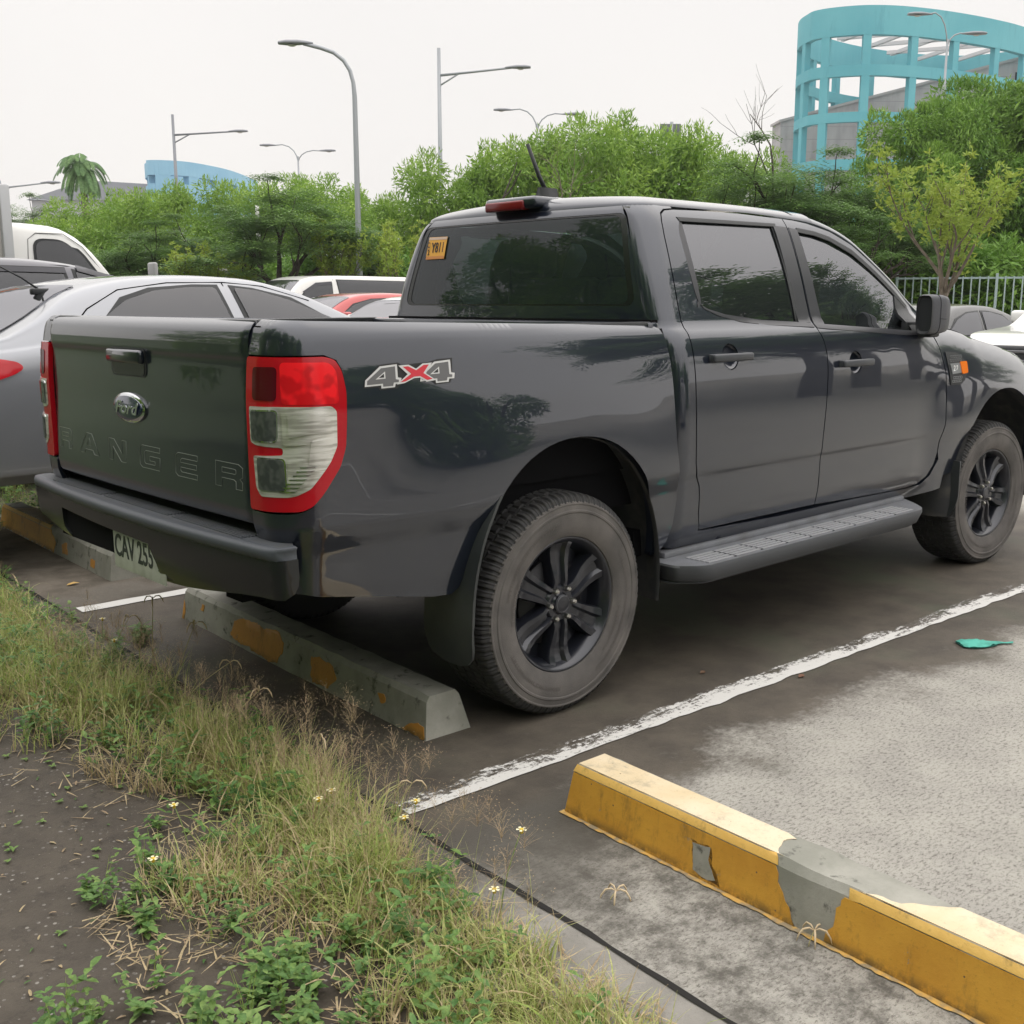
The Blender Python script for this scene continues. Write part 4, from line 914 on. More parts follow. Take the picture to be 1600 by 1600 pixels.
# ------------------------------------------------------------------ wheel stops
CON = NT('stop_concrete'); vv = CON.tc.outputs['Object']
cc = CON.mix(CON.mapr(CON.noise(vv, 4, 6, .6), .35, .65), (.37, .36, .32), (.24, .24, .205)); cc = CON.mix(CON.mapr(CON.noise(vv, 14, 5, .7), .56, .70), cc, (.085, .085, .072))
CON.put(CON.b.inputs['Base Color'], cc); CON.b.inputs['Roughness'].default_value = .9; CON.put(CON.b.inputs['Normal'], CON.bump(CON.noise(vv, 60, 5, .7), .4, .003))
def paintmat(name, a, b, d=(.16, .10, .03)):
    m = NT(name); v = m.tc.outputs['Object']; x, y, z = m.sep(v)
    c = m.mix(m.mapr(m.noise(v, 3.5, 6, .65), .32, .68), a, b)
    c = m.mix(m.math('MULTIPLY', m.mapr(m.noise(m.mapping(v, sc_=(1, 1, .30)), 14, 6, .75), .52, .72), .65), c, d)
    c = m.mix(m.math('MULTIPLY', m.mapr(m.noise(v, 70, 4, .8), .56, .70), .5), c, tuple(q*.55 for q in a))
    c = m.mix(m.mapr(m.voro(v, 21), .060, .045), c, (.13, .085, .05))
    c = m.mix(m.math('MULTIPLY', m.mapr(z, .035, .0), m.mapr(m.noise(v, 24, 4, .7), .35, .6)), c, d)
    chip = m.mapr(m.noise(v, 16, 8, .8), .655, .665); c = m.mix(chip, c, (.23, .225, .20))
    m.put(m.b.inputs['Base Color'], c); m.b.inputs['Roughness'].default_value = .6
    m.put(m.b.inputs['Normal'], m.bump(m.math('SUBTRACT', m.noise(v, 35, 6, .7), m.math('MULTIPLY', chip, .8)), .45, .004)); return m.m
YEL = paintmat('yellow_paint', (.68, .36, .045), (.56, .27, .03)); CREAM = paintmat('faded_cream_paint', (.62, .50, .31), (.70, .60, .44), (.36, .31, .22))
YPALE = paintmat('edge_yellow_paint', (.72, .46, .12), (.66, .40, .09)); ORG = paintmat('old_orange_paint', (.62, .29, .05), (.52, .24, .04))
SEC = [(-.488, 0), (-.470, .122), (-.456, .140), (-.352, .140), (-.338, .124), (-.305, 0)]
def sec_pt(s):                              # walk up and over the section, s in metres from the front foot
    for a, b in zip(SEC, SEC[1:]):
        L = math.hypot(b[0]-a[0], b[1]-a[1])
        if s <= L: return (lerp(a[0], b[0], s/L), lerp(a[1], b[1], s/L))
        s -= L
    return SEC[-1]
def ragged(poly, amp, seed, fixed=()):
    d = []; n = len(poly)
    for i in range(n):
        a, b = poly[i], poly[(i+1) % n]; L = math.hypot(b[0]-a[0], b[1]-a[1]); k = max(1, int(L/.012)) if i not in fixed else max(1, int(L/.03))
        for j in range(k):
            p = [lerp(a[0], b[0], j/k), lerp(a[1], b[1], j/k)]
            if i not in fixed:
                q = Vector((p[0]*22, p[1]*22, seed)); p[0] += amp*noise.noise(q)+amp*.5*noise.noise(q*3); p[1] += amp*noise.noise(q+Vector((9, 9, 9)))+amp*.5*noise.noise(q*3.1)
            d.append(tuple(p))
    return d
def stop(label, y0, y1, films, dx=0):
    t = thing('wheel_stop', label, 'wheel stop', tuple(lot(-.4+dx, (y0+y1)/2)), PHI, 'concrete wheel stops at the back of the bays')
    half = (y1-y0)/2; rr = random.Random(int(abs(y0)*100)); mb = MB(); rows = []; n = 60
    for i in range(n+1):
        y = lerp(-half, half, i/n); row = []
        for x, z in SEC:
            e = .02*(z/.14); yy = y*(1-e/half); j = .0035*noise.noise(Vector((x*30, y*14, z*30+y0)))
            row.append((x+.4+j, yy, z+j*(z > .05)))
        rows.append(row)
    mb.grid(rows); m0 = len(SEC); mb.add(rows[0], [tuple(range(m0))]); mb.add(rows[-1], [tuple(range(m0))])
    body = mb.build('body', CON.m, t, auto=25)
    def surf(y, s):
        x, z = sec_pt(s); return (x+.4, y*(1-.02*(z/.14)/half), z)
    for poly, mat, seed, fx in films:
        bare_ = mat is None
        panel('bare_patch' if bare_ else 'paint_film', ragged(poly, .014, seed, fx), surf, mat or CON.m, t, .03, off=.0031 if bare_ else .0025, thick=.0022, flip=True)
    return t
# near yellow stop: local y runs from +half (its near corner by the line) to -half; s runs up the front face (0-.123), edge (.146) and top (.25)
stop('yellow painted wheel stop with cream top and grey bare patch, nearest the camera', -3.32, -1.452, [
    ([(.932, .004), (.932, .121), (.245, .121), (.228, .08), (.185, .03), (.17, .004)], YEL, 1, (0, 1, 5)),
    ([(.934, .1235), (.934, .1445), (.250, .1445), (.238, .1235)], YPALE, 2, (0, 1, 3)),
    ([(.932, .147), (.932, .247), (.265, .247), (.285, .20), (.235, .147)], CREAM, 3, (0, 1, 4)),
    ([(.090, .004), (.074, .06), (.058, .121), (-.93, .121), (-.93, .004)], YEL, 4, (2, 3, 4)),
    ([(.050, .1235), (.055, .1445), (-.93, .1445), (-.93, .1235)], YPALE, 5, (1, 2, 3)),
    ([(.495, .090), (.425, .093), (.415, .05), (.39, .010), (.44, .007), (.485, .03)], P('patch_edge', (.10, .05, .02), .9), 7, ()), ([(.485, .084), (.432, .086), (.425, .05), (.405, .015), (.44, .013), (.475, .035)], None, 8, ()),
    ([(.03, .147), (-.05, .168), (-.10, .20), (-.15, .247), (-.93, .247), (-.93, .147)], CREAM, 6, (3, 4, 5)),
])
stop('grey concrete wheel stop with orange paint remnants, under the truck bumper', -.795, 1.075, [
    ([(.46, .03), (.44, .10), (.32, .128), (.20, .122), (.08, .135), (.02, .10), (.05, .006), (.16, .004), (.28, .02)], ORG, 11, ()),
    ([(-.20, .03), (-.20, .105), (-.33, .11), (-.38, .06), (-.33, .01), (-.22, .006)], ORG, 12, ()),
    ([(.93, .004), (.93, .07), (.905, .05), (.90, .004)], ORG, 13, ()),
    ([(.76, .075), (.75, .10), (.725, .10), (.73, .075)], ORG, 14, ()), ([(-.66, .055), (-.655, .085), (-.69, .085), (-.70, .055)], ORG, 15, ()),
    ([(-.80, .004), (-.86, .035), (-.930, .045), (-.932, .004)], ORG, 16, ())])
stop('far wheel stop, half yellow paint and half bare grey, beside weeds', 1.93, 3.80, [
    ([(.93, .004), (.93, .121), (-.02, .121), (-.10, .06), (-.08, .004)], YEL, 21, (0, 1, 5)),
    ([(.93, .1235), (.93, .1445), (.02, .1445), (.0, .1235)], YPALE, 22, (0, 1, 3)),
    ([(.70, .147), (.66, .25), (.20, .25), (.08, .147)], CREAM, 23, ()),
    ([(-.22, .02), (-.20, .07), (-.28, .09), (-.30, .02)], ORG, 24, ()), ([(-.66, .03), (-.66, .07), (-.72, .06), (-.71, .03)], ORG, 25, ())])
# paint splashed on the ground along the near stop
mb = MB(); rr = random.Random(5)
A = []; B = []
for i in range(120):
    y = -1.445-i*.0157; wv = .010+.012*abs(noise.noise(Vector((y*8, 0, 2))))+.006*rr.random(); A.append(lot(-.484, y, .0035)); B.append(lot(-.488-wv, y, .0035))
mb.grid([A, B]); o = mb.build('paint_splash', P('splash', (.62, .38, .10), .7, noise_=(30, (.30, .24, .15), .45, .6))); tag(o, kind='structure')
# ------------------------------------------------------------------ weeds and grass
def leafmat(name, a, b, scale=3, trans=.35, rough=.5, spec=.3):
    m = NT(name); v = m.tc.outputs['Object']
    c = m.mix(m.mapr(m.noise(v, scale, 4, .7), .35, .65), a, b)
    c = m.mix(m.math('MULTIPLY', m.mapr(m.noise(v, scale*14, 2, .5), .42, .62), .55), c, (a[0]*.45, a[1]*.55, a[2]*.5))
    oi = m.t.nodes.new('ShaderNodeObjectInfo'); c = m.mix(m.math('MULTIPLY', oi.outputs['Random'], .25), c, tuple(x*.7 for x in a))
    m.put(m.b.inputs['Base Color'], c); m.b.inputs['Roughness'].default_value = rough; m.b.inputs['Specular IOR Level'].default_value = spec
    tl = m.t.nodes.new('ShaderNodeBsdfTranslucent'); m.put(tl.inputs[0], c); mx = m.t.nodes.new('ShaderNodeMixShader'); mx.inputs[0].default_value = trans
    m.t.links.new(m.b.outputs[0], mx.inputs[1]); m.t.links.new(tl.outputs[0], mx.inputs[2]); m.t.links.new(mx.outputs[0], m.out.inputs[0]); return m.m
G_GRASS = leafmat('grass_green', (.30, .42, .085), (.48, .53, .17), 9)
G_YEL = leafmat('grass_yellow_green', (.52, .56, .20), (.62, .58, .28), 9)
G_DRY = leafmat('grass_dry', (.66, .52, .32), (.48, .36, .21), 12, .25)
G_BROAD = leafmat('weed_leaf', (.095, .20, .055), (.17, .29, .085), 6, .25)
G_BROAD2 = leafmat('weed_leaf_light', (.18, .31, .08), (.27, .38, .12), 6, .3)
G_SEED = leafmat('seed_haze', (.46, .33, .22), (.38, .30, .17), 12, .3)
class LB:                                    # leaf builder with six material slots
    def __init__(s): s.v = []; s.f = []; s.m = []
    def quad(s, a, b, c, d, m): n = len(s.v); s.v += [a, b, c, d]; s.f.append((n, n+1, n+2, n+3)); s.m.append(m)
    def blade(s, p, az, L, w, lean, curl, m, seg=4):
        p = Vector(p); d = Vector((math.cos(az), math.sin(az), 0)); side = Vector((-d.y, d.x, 0)); th = lean; prev = None
        for i in range(seg+1):
            t = i/seg; ww = w*(1-t**1.6)*.5+.0002; a, b = p-side*ww, p+side*ww
            if prev: s.quad(prev[0], prev[1], b, a, m)
            prev = (a, b); p = p+(d*math.sin(th)+Vector((0, 0, math.cos(th))))*(L/seg); th += curl/seg
        return p
    def leaf(s, p, az, el, L, w, m, fold=.25):
        p = Vector(p); d = Vector((math.cos(az)*math.cos(el), math.sin(az)*math.cos(el), math.sin(el))); side = Vector((-math.sin(az), math.cos(az), 0)); up = side.cross(d)*-1
        up = d.cross(side); 
        if up.z < 0: up = -up
        mid = [p, p+d*L*.35+up*L*.05, p+d*L*.72+up*L*.03, p+d*L-up*L*.06]; ws = [.002, w*.5, w*.38, .0004]
        for i in range(3):
            for sg in (1, -1):
                a, b = mid[i], mid[i+1]; e0, e1 = a+side*sg*ws[i]+up*fold*ws[i], b+side*sg*ws[i+1]+up*fold*ws[i+1]
                s.quad(a, b, e1, e0, m) if sg > 0 else s.quad(a, e0, e1, b, m)
    def build(s, name, mats, parent=None):
        me = bpy.data.meshes.new(name); me.from_pydata([tuple(v) for v in s.v], [], s.f); me.update()
        o = link(name, me, mats, parent); me.polygons.foreach_set('material_index', s.m); return o
GM = [G_GRASS, G_YEL, G_DRY, G_BROAD, G_BROAD2, G_SEED]
rg = random.Random(11)
def nz(x, y, s, o=0): return noise.noise(Vector((x*s, y*s, o)))
gb = LB()
def bandc(yl): return -1.10-.05*math.sin(yl*2.1)+.05*nz(yl, 0, 1.3)
def tuft(xl, yl, R_=.05, n=26, L=.16, dry=.25, yel=.4):
    for _ in range(n):
        a = rg.random()*6.283; r = R_*rg.random()**.6; u = rg.random()
        m = 2 if u < dry else (1 if u < dry+yel else 0)
        gb.blade(lot(xl+r*math.cos(a), yl+r*math.sin(a), 0), rg.random()*6.283, L*rg.uniform(.5, 1.35), rg.uniform(.0016, .0042), rg.uniform(.05, .7), rg.uniform(.2, 1.7), m)
def weed(xl, yl, n=9, L=.035, h=.10, m=3):
    base = lot(xl, yl, 0)
    for st_ in range(rg.randint(1, 3)):
        az = rg.random()*6.283; tip = Vector((math.cos(az)*h*rg.uniform(.1, .7), math.sin(az)*h*rg.uniform(.1, .7), h*rg.uniform(.5, 1.2)))
        k = max(3, int(n/2))
        gb.blade(base, az, h, .002, .3, .2, 0, 2)
        for i in range(k):
            t = (i+1)/k; p = base+tip*t
            for q in (0, math.pi): gb.leaf(p, az+i*1.6+q+rg.uniform(-.4, .4), rg.uniform(-.15, .5), L*rg.uniform(.6, 1.2), L*rg.uniform(.40, .58), m if rg.random() < .75 else 7-m)
# the main strip along the joint
for i in range(1150):
    yl = rg.uniform(-2.45, 3.2); c_ = bandc(yl); sp = .14+.05*nz(yl, 4, 1.7)
    if yl > -.2: c_ -= .14*sstep(-.2, .6, yl)
    xl = c_+rg.gauss(0, sp*.62)*(1.5 if yl > .2 else 1)
    if xl > -.885-(.07 if -1.32 < yl < -.95 else 0): continue
    if yl < -1.32 and (xl > -1.04 or rg.random() < .15): continue
    if nz(xl, yl, 3.1, 2) < -.36: continue
    tall = lerp(.13, .085, sstep(.2, 1.5, yl))*(1 if yl > -1.35 else lerp(1, .7, sstep(-1.35, -2, yl)))
    tuft(xl, yl, .05, 24, tall*rg.uniform(.7, 1.35), .22+.25*max(0, nz(xl, yl, 2, 9))*2, .52 if yl < .2 else .35)
# broad leaved weeds: lower left corner and scattered in the strip
for i in range(360):
    yl = rg.uniform(-2.5, -1.02); xl = rg.uniform(-2.05, -1.02)
    if nz(xl, yl, 2.6, 5) < -.20 or (xl < -1.62-(yl+1.3)*.25 and yl > -1.42): continue
    weed(xl, yl, rg.randint(6, 12), rg.uniform(.014, .034), rg.uniform(.03, .11), 3 if rg.random() < .6 else 4)
for i in range(130):                          # leafy weeds at the near end of the strip
    yl = rg.uniform(-2.5, -1.25); xl = rg.uniform(-1.75, -1.03-.05*(yl < -1.9))
    if nz(xl, yl, 4, 31) < -.15: continue
    weed(xl, yl, rg.randint(7, 12), rg.uniform(.016, .034), rg.uniform(.06, .15), 3 if rg.random() < .5 else 4)
for i in range(200):
    yl = rg.uniform(-1.1, 2.9); xl = bandc(yl)+rg.gauss(0, .15)-.03
    if xl > -.88: continue
    weed(xl, yl, rg.randint(6, 10), rg.uniform(.018, .036), rg.uniform(.06, .15), 3)
for i in range(260):                          # upper left, wider growth
    yl = rg.uniform(-.05, 3.1); xl = rg.uniform(-1.75, -.98)
    if nz(xl, yl, 2, 8) < -.25: continue
    tuft(xl, yl, .06, 20, .11*rg.uniform(.6, 1.3), .3, .4)
    if rg.random() < .5: weed(xl, yl, 8, .035, .10, 3)
for i in range(560):                          # straw and low tufts across the lower left
    yl = rg.uniform(-2.4, -1.0); xl = rg.uniform(-1.75, -1.02)
    if nz(xl, yl, 2.8, 12) < -.15 or xl < -1.60-(yl+1.1)*.35: continue
    tuft(xl, yl, .07, 16, .09*rg.uniform(.6, 1.3), .62, .25)
for i in range(70):                           # seedlings on the bare patch
    yl = rg.uniform(-1.25, .2); xl = rg.uniform(-1.95, -1.28)
    for k in range(rg.randint(3, 6)): gb.leaf(lot(xl, yl, .004), k*1.25+rg.random(), rg.uniform(.1, .5), rg.uniform(.008, .018), .008, 4)
for (xl, yl) in ((-1.37, -.42), (-1.40, -.36), (-1.33, -.55), (-1.36, -.47), (-1.30, -.62)): tuft(xl, yl, .04, 22, .10, .85, .1)
for i in range(60):                           # weeds in the joint and by the far stop
    yl = rg.uniform(-1.2, 1.6); 
    if rg.random() < .4: weed(-.87-rg.random()*.05, yl, 6, .02, .04, 3)
for i in range(60):
    yl = rg.uniform(3.6, 5.2); xl = rg.uniform(-.75, .05)
    weed(xl, yl, 9, .045, rg.uniform(.12, .24), 4 if rg.random() < .6 else 3); tuft(xl, yl, .06, 12, .16, .15, .4)
for i in range(14): weed(rg.uniform(-.80, -.72), rg.uniform(.75, .95), 7, .028, .06, 3)
# dead thatch lying under the tufts, and fallen leaves of the weeds
for i in range(5200):
    yl = rg.uniform(-2.45, 2.9); xl = bandc(yl)+rg.gauss(0, .17)-.04
    if yl < -1.15: xl = rg.uniform(-1.72, -.95)
    if xl > -.875 or nz(xl, yl, 2.8, 12) < -.3: continue
    az = rg.random()*6.283; gb.blade(lot(xl, yl, rg.uniform(.001, .018)), az, rg.uniform(.03, .10), rg.uniform(.002, .005), rg.uniform(1.35, 1.65), rg.uniform(-.3, .3), 2 if rg.random() < .75 else 5, 2)
for i in range(380):
    yl = rg.uniform(-2.4, .4); xl = rg.uniform(-1.95, -.95)
    gb.leaf(lot(xl, yl, .003), rg.random()*6.283, rg.uniform(0, .4), rg.uniform(.008, .026), rg.uniform(.003, .007), rg.choice((2, 5, 3, 5)))
# broad bent blades
for i in range(900):
    yl = rg.uniform(-2.4, 2.6); xl = bandc(yl)+rg.gauss(0, .12)-.02
    if xl > -.90 or (yl < -1.3 and xl > -1.06): continue
    gb.blade(lot(xl, yl, 0), rg.random()*6.283, rg.uniform(.08, .20), rg.uniform(.004, .009), rg.uniform(.1, .8), rg.uniform(.8, 2.4), rg.choice((0, 1, 1, 2)), 5)
# airy seed heads
for i in range(150):
    yl = rg.uniform(-1.9, .6); xl = bandc(yl)+rg.uniform(-.08, .17); b = lot(xl, yl, 0)
    if xl > -.86: continue
    az = rg.random()*6.283; top = gb.blade(b, az, rg.uniform(.16, .26), .0012, rg.uniform(.05, .4), .3, 1, 3)
    for k in range(34):
        a = rg.random()*6.283; t = rg.random(); p = Vector(top)+Vector((0, 0, -.07*t)); q = gb.blade(p, a, .035*rg.uniform(.5, 1.4)*(.4+t), .0007, rg.uniform(.4, 1.3), .3, 5, 2)
        gb.leaf(q, a, .3, .003, .0022, 5)
o = gb.build('weeds', GM); tag(o, kind='stuff')

# single tall stems one can point at
def seed_stem(label, px, py, depth_xy, h, lean, az, arms=3, kind='claw'):
    t = thing('grass_stem' if kind == 'claw' else 'daisy', label, 'grass stem' if kind == 'claw' else 'flower', tuple(lot(*depth_xy)), 0, 'tall seeding grass stems' if kind == 'claw' else 'small yellow daisies in the weeds')
    pts = [Vector((math.cos(az)*lean*(k/6)**1.5, math.sin(az)*lean*(k/6)**1.5, h*k/6)) for k in range(7)]
    mb = MB(); mb.tube(pts, [.0014]*6+[.0009], 5); mb.build('stem', P('stem_straw', (.40, .36, .18), .7) if kind == 'claw' else P('stem_green', (.22, .30, .10), .7), t, True)
    tip = pts[-1]
    if kind == 'claw':
        for k in range(arms):
            a = k*6.283/arms+az; mb = MB(); d = Vector((math.cos(a), math.sin(a), 0))
            mb.tube([tip, tip+d*.012+Vector((0, 0, .008)), tip+d*.026+Vector((0, 0, .006)), tip+d*.036-Vector((0, 0, .008)), tip+d*.040-Vector((0, 0, .022))], [.0012, .0022, .0026, .0022, .0008], 5)
            mb.build('seed_spike', P('spike_straw', (.58, .46, .30), .8), t, True)
    else:
        mb = MB(); mb.lathe([(-.010, .001), (-.008, .004), (0, .0055), (.003, .005), (.005, .001)], 10, 'z', tip); mb.build('flower_head', P('flower_yellow', (.75, .52, .05), .6), t, True)
        for k in range(5):
            a = k*6.283/5; d = Vector((math.cos(a), math.sin(a), 0)); s_ = Vector((-d.y, d.x, 0)); mb = MB(); c = tip+Vector((0, 0, .002))
            mb.add([c+d*.004-s_*.002, c+d*.004+s_*.002, c+d*.012+s_*.004, c+d*.013, c+d*.012-s_*.004], [(0, 1, 2, 3, 4)]); mb.build('petal', P('petal_cream', (.80, .76, .50), .6), t)
    return t
for lab, q, h, ln, az, ar in (
    ('straw seed stem standing upright in front of the grey wheel stop', (-.93, .33), .32, .02, 0, 3),
    ('leaning seed stem with claw head over the dark joint', (-.99, .02), .31, .10, -.8, 3),
    ('seed stem bent flat to the right below the grey wheel stop', (-1.0, -.05), .20, .20, -.9, 2),
    ('dry hooked seed stem rising beside the joint crack', (-1.02, -.40), .20, .15, -.9, 3),
    ('thin seed stem with drooping head left of the worn white line', (-.96, -.98), .17, .06, 1.2, 2),
    ('short seed stem with hooked head at the tip of the worn white line', (-.98, -1.28), .17, .08, -.7, 2),
    ('pale claw seed head lying on the mottled concrete by the yellow stop', (-.72, -1.86), .015, .02, 0, 5),
    ('claw seed head lying against the foot of the near yellow stop', (-.525, -2.28), .03, .02, 0, 5),
    ('curved seed stem at the upper left among green weeds', (-.98, .62), .19, .08, -.5, 3)):
    seed_stem(lab, 0, 0, q, h, ln, az, ar)
for lab, q, h, ln, az in (
    ('yellow daisy on a green stem just left of the joint crack', (-.97, -1.40), .15, .03, .5),
    ('lower of two yellow daisies left of the joint crack', (-.985, -1.42), .12, .03, 1.5),
    ('yellow daisy on a tall bent stem beyond the joint crack', (-.94, -1.72), .19, .05, -.4),
    ('yellow daisy above the pale grass clump near the line end', (-1.04, -1.18), .13, .03, 2),
    ('yellow daisy with a white bloom beside it in the grass clump', (-1.12, -1.20), .13, .03, 1),
    ('yellow daisy low over the bare dark patch', (-1.38, -.98), .12, .04, 2),
    ('brown faded daisy head over the pale slab', (-1.03, -1.78), .10, .02, 0),
    ('yellow daisy near the left edge above straw', (-1.52, -1.18), .10, .04, 2),
    ('cream daisy among the upper weeds below the short white line', (-.95, .78), .14, .03, 1),
    ('yellow daisy near the joint below the short white line', (-.98, .50), .13, .03, 2)):
    seed_stem(lab, 0, 0, q, h, ln, az, 3, 'daisy')
# grit on the old pavement and in the joint
gr_ = MB(); 
for i in range(2600):
    if i < 1900: yl = rg.uniform(-1.5, .5); xl = rg.uniform(-2.05, -1.12)
    elif i < 2200: yl = rg.uniform(-2.4, 2.5); xl = rg.gauss(-.87, .03)
    else: yl = rg.uniform(-3.2, 1.2); xl = rg.uniform(-.85, 2.4)
    s = rg.uniform(.0006, .0018)*(1.7 if rg.random() < .05 and i < 2200 else 1); p = lot(xl, yl, s*.3); q = [p+Vector((s*rg.uniform(.7, 1.3)*a, s*rg.uniform(.7, 1.3)*b_, s*rg.uniform(.5, .9)*c_)) for a, b_, c_ in ((1, 0, 0), (-1, 0, 0), (0, 1, 0), (0, -1, 0), (0, 0, 1), (0, 0, -1))]
    gr_.add(q, [(0, 2, 4), (2, 1, 4), (1, 3, 4), (3, 0, 4), (2, 0, 5), (1, 2, 5), (3, 1, 5), (0, 3, 5)])
o = gr_.build('grit', P('grit_stone', (.26, .24, .21), .85, noise_=(9, (.10, .09, .08), .4, .6)), recalc=False); tag(o, kind='stuff')
# litter
def litter(name, label, cat, pos, pts, mat, th=.0015):
    t = MB(); c = lot(*pos); n = len(pts); top = [(x, y, .004+z) for x, y, z in pts]
    bm = [(x, y, z-th) for x, y, z in top]; t.add(top+bm, [tuple(range(n)), tuple(range(2*n-1, n-1, -1))]+[(i, (i+1) % n, n+(i+1) % n, n+i) for i in range(n)])
    o = t.build(name, mat); o.location = c; tag(o, label, cat); return o
litter('fallen_leaf', 'small yellow fallen leaf on brown pavement at the left edge', 'leaf', (-.66, 1.98), [(-.03, 0, .002), (-.015, .012, .006), (.01, .013, .01), (.035, 0, .004), (.01, -.012, .008), (-.015, -.011, .005)], P('dead_leaf', (.62, .40, .14), .7))
litter('fallen_leaf', 'brown leaf scrap lying just right of the worn white line', 'leaf', (.95, -1.22), [(-.02, 0, .002), (0, .012, .006), (.02, .004, .004), (.005, -.01, .003)], P('brown_leaf', (.16, .08, .05), .8))
litter('fallen_leaf', 'small brown leaf beside the rear tyre on stained concrete', 'leaf', (.70, -.95), [(-.015, 0, .002), (0, .010, .006), (.018, .003, .004), (.003, -.01, .003)], P('brown_leaf2', (.15, .09, .055), .8))
mb = MB(); rows = []
for i in range(14):
    t = i/13; r = []
    for j in range(9):
        u = j/8-.5; wv = .05*math.sin(math.pi*min(1, t*1.25+.12))**.6+.012; x = lerp(-.10, .13, t); y = u*wv*2*(1-.45*t)
        r.append((x, y, .006+.014*abs(noise.noise(Vector((x*28, y*45, 3))))+.012*(1-abs(u)*2)*math.exp(-((t-.25)/.3)**2)))
    rows.append(r)
mb.grid(rows); mb.grid([[(p[0], p[1], .0045) for p in rr_] for rr_ in rows])
o = mb.build('cloth_scrap', P('teal_cloth', (.075, .42, .33), .7, noise_=(22, (.04, .27, .21), .4, .65), bump=(60, .5)), None, True); o.location = lot(1.85, -1.47, 0)+Vector((0, 0, .001)); o.rotation_euler = (0, 0, R(-38)); tag(o, 'crumpled teal green cloth scrap on the concrete at the right', 'cloth')
